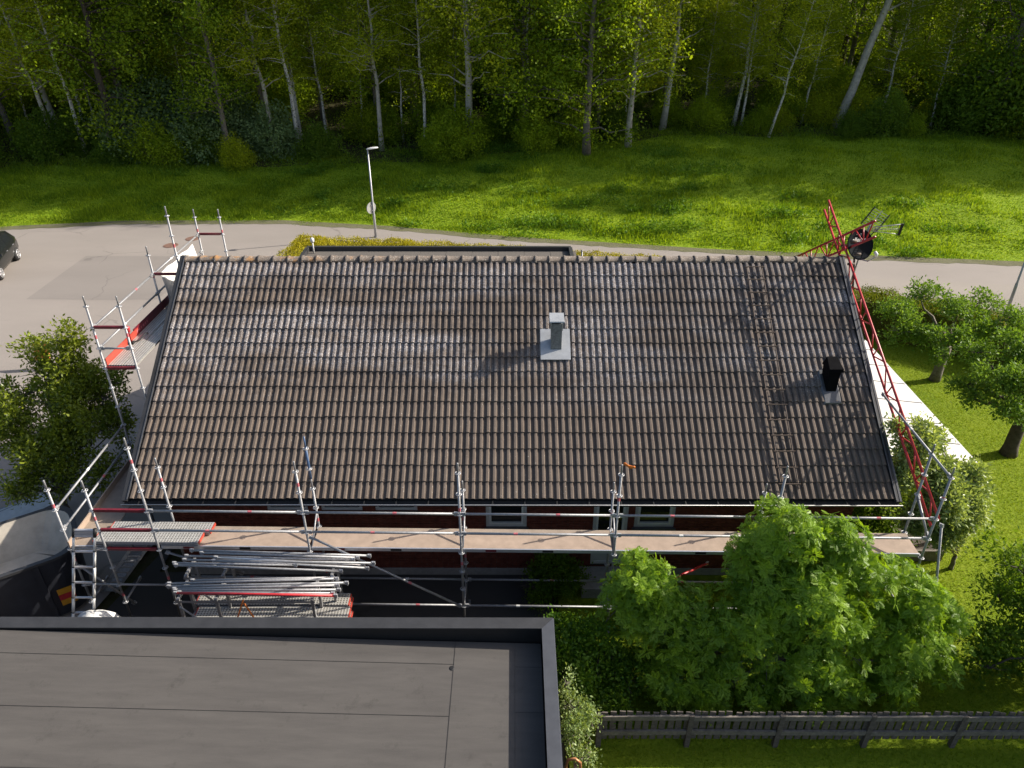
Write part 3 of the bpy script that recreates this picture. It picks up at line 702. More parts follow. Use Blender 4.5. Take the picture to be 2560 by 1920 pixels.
def ledger(par, a, b, mat='galv', r=.0242, name='ledger'):
    a, b = Vector(a), Vector(b); d = (b - a).normalized()
    o = MB().tube([a + d * .05, b - d * .05], r, 10).build(name, M[mat], par, True)
    for e, s in ((a, 1), (b, -1)):
        MB().bar(e + d * .035 * s, e + d * .11 * s, .03, .085).build('ledger_head', M['galvl'], o)
    if mat == 'galv' and (b - a).length > 2:
        m = a + (b - a) * rs.uniform(.3, .7); MB().tube([m - d * .04, m + d * .04], r + .002, 10, False).build('tape_band', M['pink' if rs.random() < .6 else 'white'], o, True)
    return o
def ubar(par, a, b): return MB().bar(a, b, .05, .06).build('transom', M['maroon'], par)

scf = thing('scaffold', 'long galvanised tube scaffold with plywood platform along the house eaves', 'scaffold')
XPOST = {'A': -1.82, 'B': -1.09, 'C': 0.0, 'D': 3.07, 'E': 6.14, 'F': 9.21, 'G': 12.28, 'H': 15.35}
DY = .754
top = {'A': PZ + 1.5, 'B': PZ + 1.5, 'C': PZ + 2.5, 'D': PZ + 2.0, 'E': PZ + 2.0, 'F': PZ + 2.0, 'G': PZ + 2.0, 'H': PZ + 2.0}
for k, x in XPOST.items(): post(scf, x, 0, top[k] + .02)
for k, zt_, m in (('C', PZ + 1.5, 'galv'), ('D', PZ + 1.0, 'galv'), ('E', PZ + 1.0, 'galv'), ('F', PZ + 1.0, 'galv'), ('G', PZ + 1.0, 'galv'), ('H', PZ + 2.0, 'galv')): post(scf, XPOST[k], DY, zt_ + .02, mat=m)
# blue extension tube on the second inner post
p = S(XPOST['D'], DY, 0)
bo = MB().tube([(p.x, p.y, PZ + 1.25), (p.x, p.y, PZ + 2.03)], .0262, 10).tube([(p.x, p.y, PZ + 2.03), (p.x, p.y, PZ + 2.28)], .018, 8).build('standard', M['blue'], scf, True)
bo['label'] = 'blue painted extension tube'
for z in (PZ + 1.5, PZ + 2.0): link('rosette', rosette, bo, (p.x, p.y, z))
ks = list(XPOST)
for a, b in (('C', 'D'), ('D', 'E'), ('E', 'F'), ('F', 'G'), ('G', 'H')):
    xa, xb = XPOST[a], XPOST[b]
    for z in (PZ + 1.0, PZ + .5): ledger(scf, S(xa, 0, z + .01), S(xb, 0, z + .01))
    for y in (0, DY): ledger(scf, S(xa, y, .71), S(xb, y, .71))
for z in (PZ + 1.0, PZ + .5, PZ): ubar(scf, S(XPOST['B'] + .04, 0, z + .01), S(XPOST['C'] - .04, 0, z + .01))
ledger(scf, S(XPOST['A'], 0, PZ + .0), S(XPOST['B'], 0, PZ + .0)); ledger(scf, S(XPOST['A'], 0, 1.21), S(XPOST['C'], 0, 1.21)); ledger(scf, S(XPOST['C'], 0, 1.21), S(XPOST['D'], 0, 1.21))
for k in ('A', 'B', 'C', 'D', 'E', 'F', 'G', 'H'):
    x = XPOST[k]; ledger(scf, S(x, 0, PZ - .02), S(x, DY, PZ - .02)); ledger(scf, S(x, 0, .7), S(x, DY, .7))
# braces
ledger(scf, S(XPOST['D'] + .03, -.05, PZ + .45), S(XPOST['E'] - .03, -.05, .72), name='brace')
ledger(scf, S(.05, .05, PZ - .1), S(1.35, .55, 1.0), name='brace')
ledger(scf, S(XPOST['A'], .04, PZ - .5), S(XPOST['B'], .3, .3), name='brace')
a = atY(1630, 1471, -.3); b = atY(1773, 1406, 0.6)
ledger(scf, a, b, 'red', name='brace')
# struts between inner and outer posts, seen slanting
for k in ('D', 'E', 'F'):
    x = XPOST[k]; MB().tube([S(x + .03, DY, PZ + .52), S(x + .03, .05, PZ + .02)], .017, 8).build('strut', M['galv'], scf, True)
# right end
hx = XPOST['H']
ledger(scf, S(hx, 0, PZ + 2.0), S(hx, 3.1, PZ + 2.0)); ledger(scf, S(hx, .0, PZ + .5), S(hx, DY, PZ + 1.0), name='brace'); ledger(scf, S(hx, .02, PZ + .52), S(hx, DY, PZ + .97), name='brace')
ledger(scf, S(hx + .1, -.06, PZ + .98), S(hx + .42, -.75, 0.05), name='brace')
# deck boards
def deck(par, x0, x1, y0, y1, z, mat='ply', name='deck'):
    mb = MB(); c = [S(x0, y0, z), S(x1, y0, z), S(x1, y1, z), S(x0, y1, z)]
    dz = Vector((0, 0, .012)); o = mb.hexa([q - dz for q in c] + c).build(name, M[mat], par)
    for ya, yb in ((y0 - .028, y0 - .002), (y1 + .002, y1 + .028)):
        c2 = [S(x0, ya, z - .07), S(x1, ya, z - .07), S(x1, yb, z - .07), S(x0, yb, z - .07)]
        up = Vector((0, 0, .078)); MB().hexa(c2 + [q + up for q in c2]).build('edge_profile', M['alu'], o)
    for xa in (x0 + .45, x0 + 1.6):
        c2 = [S(xa, y0 - .031, z - .06), S(xa + .22, y0 - .031, z - .06), S(xa + .22, y0 - .0285, z - .06), S(xa, y0 - .0285, z - .06)]
        up = Vector((0, 0, .055)); MB().hexa(c2 + [q + up for q in c2]).build('edge_marking', M['maroon' if xa < x0 + 1 else 'black'], o)
    return o
for a, b in (('C', 'D'), ('D', 'E'), ('E', 'F'), ('F', 'G'), ('G', 'H')): deck(scf, XPOST[a] + .035, XPOST[b] - .035, .055, .505, PZ + .065)
for a in ('C', 'D', 'E', 'F', 'G'):   # narrow grey inner board
    c = [S(XPOST[a] + .03, .538, PZ + .07), S(XPOST[a] + 3.04, .538, PZ + .07), S(XPOST[a] + 3.04, .64, PZ + .07), S(XPOST[a] + .03, .64, PZ + .07)]
    MB().hexa([q - Vector((0, 0, .03)) for q in c] + c).build('inner_board', M['plyd'], scf)
def perf():
    m, n, b = new_mat("perforated_steel"); vx_ = node(n, "ShaderNodeTexVoronoi"); vx_.inputs['Scale'].default_value = 1.0; vx_.inputs['Randomness'].default_value = 0.0
    n.links.new(pos(n, (17, 20, 0)), vx_.inputs['Vector'])
    f = ramp(n, vx_.outputs['Distance'], [(0.24, 1.0), (0.36, 0.0)])
    wv = ramp(n, noise(n, pos(n), 12, 4), [(0.3, 0.0), (0.7, 1.0)])
    c = mixc(n, wv, (0.46, 0.44, 0.40), (0.60, 0.58, 0.54)); c = mixc(n, math_(n, 'MULTIPLY', f, .9), c, (0.13, 0.12, 0.10))
    n.links.new(c, b.inputs['Base Color']); b.inputs['Metallic'].default_value = .4; b.inputs['Roughness'].default_value = .45
    bump(n, b, f, .6, .01); return m
M['perf'] = perf()
def steel_deck(x0, x1, y0, y1, z, par=None, xf=S, label=None, group=None):
    t = thing('steel_deck', label, 'scaffold deck', group=group) if par is None else None
    root = t or par
    c = [xf(x0, y0, z - .05), xf(x1, y0, z - .05), xf(x1, y1, z - .05), xf(x0, y1, z - .05)]; up = Vector((0, 0, .05))
    MB().hexa(c + [q + up for q in c]).build('board', M['perf'], root)
    for xa, xb in ((x0 - .022, x0 - .002), (x1 + .002, x1 + .022)):
        c = [xf(xa, y0, z - .06), xf(xb, y0, z - .06), xf(xb, y1, z - .06), xf(xa, y1, z - .06)]; up = Vector((0, 0, .058))
        e = MB().hexa(c + [q + up for q in c]); e.build('end_fitting', M['redb'], root)
    for ya in (y0, y1):
        s = -.012 if ya == y0 else .002
        c = [xf(x0, ya + s, z - .075), xf(x1, ya + s, z - .075), xf(x1, ya + s + .01, z - .075), xf(x0, ya + s + .01, z - .075)]; up = Vector((0, 0, .073))
        MB().hexa(c + [q + up for q in c]).build('side_flange', M['galv'], root)
    return root
steel_deck(-1.33, .80, .05, .34, PZ + .16, label='perforated steel deck on the platform end beside the telescopic ladder')
steel_deck(-1.17, .92, .36, .65, PZ + .16, label='perforated steel deck on the platform end nearer the brick wall')
# ---- return along the left gable
GXo, GXi = -1.87, -1.17
gp = {}
for j, y in enumerate((3.07, 6.14, 9.21)):
    for i, x in enumerate((GXo, GXi)):
        tp = 6.2 if (j, i) != (1, 1) else 7.2
        if j == 1 and i == 0: tp = 6.2
        post(scf, x, y, tp + .02, loc=Vector((x, y, 0)))
A0 = S(XPOST['A'], 0, 0)
for z in (PZ + 1.0, PZ + .5): ledger(scf, (A0.x, A0.y, z), (GXo, 3.07, z))
B0 = S(XPOST['B'], 0, 0)
# return platform with a pale toe board
c = [Vector(q) for q in ((-1.80, .02, PZ + .06), (-1.13, .02, PZ + .06), (-1.20, 3.05, PZ + .06), (-1.84, 3.05, PZ + .06))]
MB().hexa([q - Vector((0, 0, .02)) for q in c] + c).build('deck', M['plyd'], scf)
MB().hexa([(-1.815, .0, PZ + .0), (-1.79, .0, PZ), (-1.83, 3.05, PZ), (-1.855, 3.05, PZ), (-1.815, 0, PZ + .2), (-1.79, 0, PZ + .2), (-1.83, 3.05, PZ + .2), (-1.855, 3.05, PZ + .2)]).build('toe_board', M['ply'], scf)
MB().hexa([(-1.80, .02, PZ - .05), (-1.10, .02, PZ - .05), (-1.10, .05, PZ - .05), (-1.80, .05, PZ - .05), (-1.80, .02, PZ + .062), (-1.10, .02, PZ + .062), (-1.10, .05, PZ + .062), (-1.80, .05, PZ + .062)]).build('edge_profile', M['alu'], scf)
gz1 = 4.7
for (y0, y1) in ((3.07, 6.14), (6.14, 9.21)):
    for z in (5.7, 5.2): ledger(scf, (GXo, y0, z), (GXo, y1, z))
for y, zs in ((3.07, (5.7, 4.7)), (6.14, (5.7, 4.7)), (9.21, (5.7, 4.7))):
    for z in zs: ubar(scf, (GXo + .03, y, z + .01), (GXi - .03, y, z + .01))
ledger(scf, (GXo, 3.07, 5.2), (GXi, 3.07, 5.2), 'galv')
I3 = lambda x, y, z: Vector((x, y, z))
for y0, y1 in ((3.11, 6.10), (6.18, 9.17)):
    for xa in (GXo + .06, GXo + .38):
        MB().box(xa, xa + .30, y0, y1, gz1 + .02, gz1 + .065).build('deck', M['perf'], scf)
MB().box(GXo + .028, GXo + .05, 3.1, 4.7, gz1 + .03, gz1 + .22).build('toe_board', M['redb'], scf)
tb2 = MB().box(GXo + .029, GXo + .049, 4.5, 6.6, gz1 + .05, gz1 + .26).build('toe_board', M['maroon'], scf)
for k in range(6): MB().box(GXo + .0492, GXo + .0502, 4.62 + k * .11, 4.69 + k * .11 - (k % 3) * .012, gz1 + .12, gz1 + .18).build('faded_print', M['pink'], tb2)

# white sheet hung on the second bay of the gable scaffold
ns, nz = 14, 8; v = []; f = []
for i in range(ns + 1):
    for j in range(nz + 1):
        y = 6.30 + 2.2 * i / ns; z = 5.66 - 1.2 * j / nz
        v.append((GXo + .10 + .10 * j / nz + .02 * math.sin(i * 1.3 + j * .6), y, z + .02 * math.sin(i * .9)))
for i in range(ns):
    for j in range(nz): a = i * (nz + 1) + j; f.append((a, a + nz + 1, a + nz + 2, a + 1))
sh = MB().add(v, f).build('white_sheet', M['tarp'], None, True)
tag(sh, 'white tarpaulin sheet hanging inside the gable scaffold', 'tarpaulin')
sm_ = sh.modifiers.new('thick', 'SOLIDIFY'); sm_.thickness = .006
# small red-handled tool on the gable deck
t = thing('hand_tool', 'small tool with red rounded handle on the gable scaffold deck', 'tool', (GXo + .12, 4.15, gz1 + .066))
MB().tube([(0, 0, .05), (0, 0, .28), (0, 0, .30), (0, 0, .42), (0, 0, .45)], [.014, .014, .04, .05, .02], 8).build('handle', M['red'], t, True)
MB().tube([(0, 0, .02), (.12, .15, .02), (.2, .35, .1), (.16, .5, .02)], .018, 7).build('hose', M['rubber'], t, True)
MB().box(-.06, .06, -.05, .05, 0, .055).build('base', M['rubber'], t)
# orange rag tied to the third outer post
p = S(XPOST['F'], 0, 0); n = 9; v = []; f = []
for i in range(n):
    for j in range(3):
        v.append((p.x + .02 + i * .028, p.y - .03 + .012 * math.sin(i * 1.7 + j), PZ + 2.30 - .012 * i - j * .035 * (1 - .3 * abs(i - 4) / 4) + .012 * math.sin(i * 1.1)))
for i in range(n - 1):
    for j in range(2): a = i * 3 + j; f.append((a, a + 3, a + 4, a + 1))
o = tag(MB().add(v, f).build('orange_rag', M['orange'], None, True), 'orange rag tied to the top of a scaffold post', 'rag')
o.modifiers.new('thick', 'SOLIDIFY').thickness = .008

# ================================================================== red lattice girders at the right gable
def girder(name, label, X, P0, P1, dpt, nseg, xw=0.0):
    """two chords in the plane X, from P0 to P1 (y,z of the lower chord), depth dpt, with lacing"""
    t = thing(name, label, 'girder')
    a = Vector((X, *P0)); b = Vector((X + xw, *P1)); d = (b - a).normalized(); nrm = Vector((0, -d.z, d.y)).normalized()
    if nrm.z < 0: nrm = -nrm
    MB().tube([a, b], .029, 10).build('chord', M['red'], t, True)
    MB().tube([a + nrm * dpt, b + nrm * dpt], .029, 10).build('chord', M['red'], t, True)
    L = (b - a).length
    for i in range(nseg):
        s0 = L * (i + .12) / nseg; s1 = L * (i + .88) / nseg
        if i % 2 == 0: q0, q1 = a + d * s0, a + d * s1 + nrm * dpt
        else: q0, q1 = a + d * s0 + nrm * dpt, a + d * s1
        MB().tube([q0, q1], .017, 7).build('lacing', M['red'], t, True)
        if i % 2 == 1: MB().tube([a + d * (s1 + .02), a + d * (s1 + .02) + nrm * dpt], .017, 7).build('lacing', M['red'], t, True)
    return t, a, d, nrm
gt, ga, gd, gn = girder('lattice_girder', 'red steel lattice girder climbing along the gable verge past the ridge', 15.50, (.05, 2.80), (8.18, 6.74), .33, 17)
g2, ha, hd, hn = girder('lattice_girder', 'red steel lattice girder crossing at the ridge by the satellite dish', 15.57, (12.0, 3.05), (5.28, 6.98), .37, 15)
for y, z in ((6.62, 6.30), (6.05, 6.02), (6.2, 6.55), (5.85, 6.35)): MB().tube([(15.46, y, z), (15.62, y, z)], .034, 8).build('coupler', M['rust'], g2, True)

# ================================================================== satellite dish and aerial on the gable
dish = thing('satellite_dish', 'dark satellite dish with white lettering beside the ridge end', 'satellite dish', (15.80, 6.35, 6.42))
dish.rotation_euler = (rad(-26), 0, rad(14))      # local -Y faces south
R_, dep = .36, .075
v = [(0, dep, 0)]; f = []; nr, na = 7, 28
for i in range(1, nr + 1):
    r = i / nr
    for k in range(na):
        a = 2 * math.pi * k / na; v.append((R_ * r * math.cos(a), dep * (1 - r * r), R_ * 1.06 * r * math.sin(a)))
for k in range(na): f.append((0, 1 + k, 1 + (k + 1) % na))
for i in range(nr - 1):
    for k in range(na): a = 1 + i * na; f.append((a + k, a + na + k, a + na + (k + 1) % na, a + (k + 1) % na))
do = MB().add(v, f).build('reflector', M['dish'], dish, True); do.modifiers.new('thick', 'SOLIDIFY').thickness = .012
MB().tube([(R_ * math.cos(2 * math.pi * k / 24), 0, R_ * 1.06 * math.sin(2 * math.pi * k / 24)) for k in range(25)], .009, 6).build('rim', M['dish'], do, True)
fc = bpy.data.curves.new('lettering', 'FONT'); fc.body = 'allente'; fc.size = .150; fc.align_x = 'CENTER'; fc.resolution_u = 3; fc.shear = .2; fc.offset = .004
fo = bpy.data.objects.new('tmp', fc); COL.objects.link(fo)
bpy.context.view_layer.update()
lm = bpy.data.meshes.new_from_object(fo.evaluated_get(bpy.context.evaluated_depsgraph_get())); bpy.data.objects.remove(fo)
for vv in lm.vertices:
    x, z = vv.co.x * 1.0, vv.co.y + .075; rr = (x / R_) ** 2 + (z / (R_ * 1.06)) ** 2
    vv.co = (x, dep * (1 - min(rr, 1)) - .026, z)
lm.materials.clear(); lm.materials.append(M['white']); link('lettering', lm, dish)
for k, (px_, pz_) in enumerate(((-.05, .255), (.02, .235), (.06, .262))):   # small mark above the name
    MB().tube([(px_ - .018, dep * (1 - (pz_ / .38) ** 2) - .016, pz_ - .01), (px_, dep * (1 - (pz_ / .38) ** 2) - .016, pz_ + .008), (px_ + .018, dep * (1 - (pz_ / .38) ** 2) - .016, pz_ - .01)], .006, 5).build('mark', M['white'], dish)
MB().tube([(0, .04, -.36), (.02, -.2, -.44), (.08, -.42, -.36)], .016, 7).build('feed_arm', M['galvl'], dish, True)
MB().tube([(.08, -.42, -.37), (.085, -.44, -.30), (.085, -.40, -.24)], [.03, .042, .04], 10).build('receiver', M['white'], dish, True)
MB().tube([(0, .1, 0), (0, .22, -.1), (-.15, .2, -1.1)], .025, 8).build('mount', M['flash'], dish, True)

ant = thing('tv_aerial', 'roof television aerial with grid reflectors and short boom', 'aerial', (16.12, 6.75, 6.42))
MB().tube([(-.12, .1, -1.6), (0, 0, .42)], .02, 8).build('mast', M['galv'], ant, True)
boom = MB().tube([(0, 0, .3), (.62, -.30, .48)], .013, 7).build('boom', M['galvl'], ant, True)
MB().tube([(0, 0, .26), (.61, -.30, .36)], .009, 6).build('boom', M['galvl'], ant, True)
MB().tube([(0, 0, .22), (.60, -.30, .23)], .009, 6).build('boom', M['galvl'], ant, True)
for k in range(12):
    q = Vector((.10 + k * .042, -.05 - k * .021, .28 + k * .006)); MB().tube([q + Vector((0, 0, -.05)), q + Vector((.0, 0, .03 + k * .009))], .005, 5).build('director', M['galvl'], ant)
MB().hexa([(.59, -.32, .20), (.64, -.32, .20), (.64, -.28, .20), (.59, -.28, .20), (.61, -.33, .50), (.67, -.33, .50), (.67, -.29, .50), (.61, -.29, .50)]).build('end_piece', M['black'], ant)
for sgn in (1, -1):
    base = Vector((-.02, .02, .28)); up = (Vector((.30, .10, .42)) if sgn > 0 else Vector((-.22, .05, -.50))).normalized(); side = Vector((.40, -.12, -.20) if sgn > 0 else (.5, .0, .0)).normalized()
    fr = MB(); Lr = .52
    for q_ in (-.21, .21): fr.bar(base + side * q_, base + side * q_ + up * Lr, .026, .018)
    fo_ = fr.build('reflector', M['black'], ant)
    MB().tube([base, base + up * Lr], .010, 6).build('spine', M['galvl'], fo_)
    for k in range(8): q = base + up * (Lr * (k + .4) / 8); MB().tube([q - side * .21, q + side * .21], .006, 5).build('rod', M['galvl'], fo_)

# ================================================================== terrace roof at the right gable
ter = thing('terrace_roof', 'white panelled terrace roof leaning against the right gable', 'canopy')
ty = [2.62, 3.45, 4.35, 5.35, 6.35, 7.35, 8.35, 9.0]
tx0, tx1, tz0, tz1 = 15.0, 17.95, 2.75, 2.40
for y0, y1 in zip(ty[:-1], ty[1:]):
    p = [(tx0, y0 + .012), (tx1, y0 + .012), (tx1, y1 - .012), (tx0, y1 - .012)]
    zf = lambda x: tz0 + (tz1 - tz0) * (x - tx0) / (tx1 - tx0)
    MB().hexa([(x, y, zf(x) - .02) for x, y in p] + [(x, y, zf(x) + .012) for x, y in p]).build('panel', M['roofpanel'], ter)
for y in ty:
    MB().hexa([(tx0, y - .013, tz0 - .03), (tx1 + .02, y - .013, tz1 - .03), (tx1 + .02, y + .013, tz1 - .03), (tx0, y + .013, tz0 - .03), (tx0, y - .013, tz0 + .02), (tx1 + .02, y - .013, tz1 + .02), (tx1 + .02, y + .013, tz1 + .02), (tx0, y + .013, tz0 + .02)]).build('glazing_bar', M['flashgrey'], ter)
MB().box(tx1 - .0, tx1 + .05, ty[0] - .03, ty[-1] + .03, tz1 - .15, tz1 + .016).build('front_beam', M['white'], ter)
for y in (2.5, 5.7, 8.9): MB().box(tx1 - .10, tx1 - .01, y - .045, y + .045, 0, tz1 - .035).build('post', M['white'], ter)
# planter edge by the right end of the platform
mb = MB().box(16.6, 17.5, 2.0, 2.06, 0, .32).box(16.6, 17.5, 2.9, 2.96, 0, .32).box(16.6, 16.66, 2.062, 2.898, 0, .32).box(17.44, 17.5, 2.062, 2.898, 0, .32)
pl = thing('planter', 'low timber planting box on the lawn by the platform end', 'planter')
mb.build('boards', M['woodg'], pl); MB().box(16.665, 17.435, 2.065, 2.895, 0, .27).build('soil', M['barkd'], pl)

# ================================================================== racks with scaffold material in the yard
def zpx(px, py): return (400 + px / 3.95, 1340 + py / 3.95)
far_t = [((320, 140), (2060, 195)), ((420, 166), (1945, 215)), ((270, 197), (1900, 237)), ((560, 212), (2000, 288)), ((250, 236), (2100, 268)), ((540, 243), (2040, 316)), ((150, 268), (1330, 286)), ((165, 288), (1780, 345))]
near_t = [((330, 438), (1700, 412)), ((100, 470), (1740, 422)), ((95, 498), (1835, 462)), ((150, 522), (1745, 488)), ((160, 538), (1760, 530)), ((200, 556), (1700, 566))]
tubeset = []
def tube_thing(a, b, mat, label, group):
    t = thing('scaffold_tube', label, 'scaffold tube', group=group); a, b = Vector(a), Vector(b); d = (b - a).normalized()
    MB().tube([a, b], .0242, 10).build('tube', M[mat], t, True)
    for e, s in ((a, -1), (b, 1)):
        MB().bar(e - d * .02 * s, e + d * .05 * s, .035, .07).build('ledger_head', M['galvl'], t)
        MB().bar(e + d * .03 * s + Vector((0, 0, .04)), e + d * .03 * s + Vector((0, 0, -.07)), .012, .02, (0, 1, 0)).build('wedge', M['galv'], t)
    return a, b
ZF = []
for i, (a, b) in enumerate(far_t):
    Y = -.16 - i * .055; za = float(atY(*zpx(*a), Y)[2]); A, B = atY(*zpx(*a), Y), atY(*zpx(*b), Y)
    lab = 'dirty whitish scaffold tube in the far rack bundle' if i == 3 else 'galvanised scaffold tube lying in the far rack bundle'
    tube_thing(A, B, 'alu' if i == 3 else 'galv', lab, None if i == 3 else 'tubes on the far rack'); ZF.append((Y, min(A[2], B[2])))
ZN = []
for i, (a, b) in enumerate(near_t):
    Y = -.80 - i * .056; A, B = atY(*zpx(*a), Y), atY(*zpx(*b), Y)
    tube_thing(A, B, 'galv', 'galvanised scaffold tube lying in the near rack bundle', 'tubes on the near rack'); ZN.append((Y, min(A[2], B[2])))
A, B = atY(*zpx(160, 562), -1.14), atY(*zpx(1725, 588), -1.14)
tube_thing(A, B, 'red', 'red painted scaffold tube at the front of the near rack', None)
def rack(label, xs, y0, y1, z, lean=.05):
    t = thing('storage_rack', label, 'rack')
    for x in xs:
        MB().bar((x, y0 - .04, z - .03), (x, y1 + .04, z - .03), .05, .05).build('cross_beam', M['galv'], t)
        for y in (y0, y1): MB().bar((x, y, 0), (x, y, z - .055), .05, .05, (1, 0, 0)).build('leg', M['galv'], t)
        MB().bar((x, y0, 1.22), (x, y1, 1.22), .035, .035).build('rung', M['galv'], t)
    MB().tube([(xs[0], y0 - .03, z - .2), (xs[1], y0 - .03, 1.0)], .018, 8).build('diagonal', M['galv'], t, True)
    MB().bar((xs[0] - .05, y0 - .027, z - .08), (xs[-1] + .05, y0 - .027, z - .08), .004, .05).build('rail', M['galv'], t)
    return t
zf = min(z for _, z in ZF) - .03; zn = min(z for _, z in ZN) - .04
rack('galvanised steel rack carrying the far tube bundle', (.72, 1.45, 3.6), -.56, -.12, zf)
rack('galvanised steel rack carrying the near tube bundle and steel decks', (.80, 1.52, 3.35), -1.16, -.72, zn)
for i, (y0, y1, z, lab) in enumerate(((-.66, -.36, 1.34, 'perforated steel deck stored upper on the rack shelf towards the house'), (-.70, -.38, 1.26, 'perforated steel deck stored beneath another on the rack shelf'), (-1.04, -.72, 1.34, 'perforated steel deck stored on the rack shelf towards the garage'), (-1.06, -.73, 1.26, 'lowest perforated steel deck on the rack shelf towards the garage'))):
    steel_deck(.80 + .05 * i, 3.86 + .03 * i, y0, y1, z, xf=I3, label=lab)
mb = MB()
for q in (((2.05, -1.19, zn - .02), (1.75, -1.2, 1.3), (1.55, -1.22, 1.0)), ((2.05, -1.19, zn - .1), (2.25, -1.2, 1.3), (2.2, -1.22, 1.0)), ((1.52, -1.2, 1.15), (1.3, -1.22, 1.0)), ((1.52, -1.2, 1.15), (1.72, -1.22, 1.02))): mb.tube(q, .016, 6)
tag(mb.build('orange_strap', M['orange'], None, True), 'orange lashing strap tied round the near rack', 'strap')

# ================================================================== telescopic ladder, inner ladder, bulk bag, container
tl = thing('telescopic_ladder', 'aluminium telescopic ladder leaning on the platform end', 'ladder')
tA = atZ(184, 1338, 2.62); bA = atZ(183, 1640, 0.0); tB = atZ(237, 1338, 2.62); bB = atZ(234, 1640, 0.0)
tA, bA, tB, bB = map(Vector, (tA, bA, tB, bB))
nse = 8
for a, b in ((bA, tA), (bB, tB)):
    for k in range(nse):
        r = .034 - .0012 * k
        MB().tube([a + (b - a) * (k / nse), a + (b - a) * ((k + .985) / nse)], r, 12).build('stile', M['white'], tl, True)
        MB().tube([a + (b - a) * ((k + .955) / nse), a + (b - a) * ((k + 1.0) / nse)], r + .006, 12).build('collar', M['black'], tl, True)
    MB().tube([b + (b - a).normalized() * -.04, b + (b - a).normalized() * .14], .036, 12).build('end_cap', M['black'], tl, True)
for k in range(nse):
    q = (k + .96) / nse; MB().bar(bA + (tA - bA) * q, bB + (tB - bB) * q, .035, .03).build('rung', M['alu'], tl)
for k in range(5):
    q = 1.0 + (k - 1) * .012 + .005; MB().bar(bA + (tA - bA) * q, bB + (tB - bB) * q, .05, .026).build('rung', M['alu'], tl)
al = thing('access_ladder', 'grey aluminium ladder slanting down beneath the platform', 'ladder')
a0, a1 = Vector((-.35, .30, PZ - .02)), Vector((-1.0, .05, 0)); a0 = Vector(atZ(352, 1365, 2.1)); a1 = Vector(atZ(290, 1452, .55)); a1 = a0 + (a1 - a0) * 1.35
for sx in (-.16, .16):
    MB().bar(a0 + Vector((sx, 0, 0)), a1 + Vector((sx, 0, 0)), .03, .07).build('stile', M['galv'], al)
for k in range(9): q = a0 + (a1 - a0) * ((k + .5) / 9); MB().box(q.x - .145, q.x + .145, q.y - .05, q.y + .05, q.z - .012, q.z + .012).build('rung', M['galv'], al)
# bulk bag
rb = random.Random(3); bc = atZ(238, 1528, 1.15); n = 18; v = []; f = []
lev = [(0, .36), (.15, .42), (.45, .43), (.72, .42), (.86, .36), (.95, .22), (1.0, .08)]
for z, r in lev:
    for k in range(n):
        a = 2 * math.pi * k / n; sq = 1 / max(abs(math.cos(a)), abs(math.sin(a))) ** .75
        rr = r * sq * (1 + rb.uniform(-.03, .03)); v.append((bc[0] + rr * math.cos(a) * 1.05, bc[1] - .15 + rr * math.sin(a) * .8, z * 1.2 + rb.uniform(-.03, .03) * (z > .5)))
for i in range(len(lev) - 1):
    for k in range(n): f.append((i * n + k, i * n + (k + 1) % n, (i + 1) * n + (k + 1) % n, (i + 1) * n + k))
f.append(tuple((len(lev) - 1) * n + k for k in range(n)))
tag(MB().add(v, f).build('bulk_bag', M['tarp'], None, True), 'crumpled white bulk bag standing by the telescopic ladder', 'bag')

sk = thing('skip_container', 'open skip container with cream inside and dark outside', 'container')
RZ = 1.75
n0, n1 = atZ(0, 1440, RZ), atZ(152, 1387, RZ); f0, f1 = atZ(0, 1305, RZ), atZ(128, 1268, RZ)
ax_ = Vector((n1[0] - n0[0], n1[1] - n0[1], 0)).normalized(); pv = Vector((-ax_.y, ax_.x, 0))
O = Vector((n1[0], n1[1], 0)); W_ = abs((Vector((f1[0], f1[1], 0)) - O).dot(pv)); Ls = 4.6
def outline(inset, z, grow):
    pts = []; R0 = .55; w0 = -grow + inset; w1 = W_ + grow - inset; e = grow - inset
    pts.append(O - ax_ * Ls + pv * w0)
    for k in range(7): a = -math.pi / 2 + math.pi / 2 * k / 6; pts.append(O + ax_ * (e + .35 - R0 + R0 * math.cos(a)) + pv * (w0 + R0 + R0 * math.sin(a)))
    for k in range(7): a = math.pi / 2 * k / 6; pts.append(O + ax_ * (e + .35 - R0 + R0 * math.cos(a)) + pv * (w1 - R0 + R0 * math.sin(a)))
    pts.append(O - ax_ * Ls + pv * w1)
    return [Vector((p.x, p.y, z)) for p in pts]
def loft(mb, A, B, close=True):
    n = len(A); mb.add(A + B, [(i, (i + 1) % n, n + (i + 1) % n, n + i) for i in range(n)])
mb = MB(); loft(mb, outline(0, .12, -.1), outline(0, RZ, 0.02)); mb.build('outer_wall', M['skipout'], sk)
mb = MB(); loft(mb, outline(.06, RZ, 0.02), outline(.06, 1.0, -.35)); q = outline(.06, 1.0, -.35); mb.add(q, [tuple(range(len(q)))]); mb.build('lining', M['skipin'], sk)
mb = MB(); loft(mb, outline(-.03, RZ + .001, .02), outline(.07, RZ + .001, .02)); loft(mb, outline(-.03, RZ - .06, .02), outline(-.03, RZ + .001, .02)); mb.build('rim', M['flash'], sk)
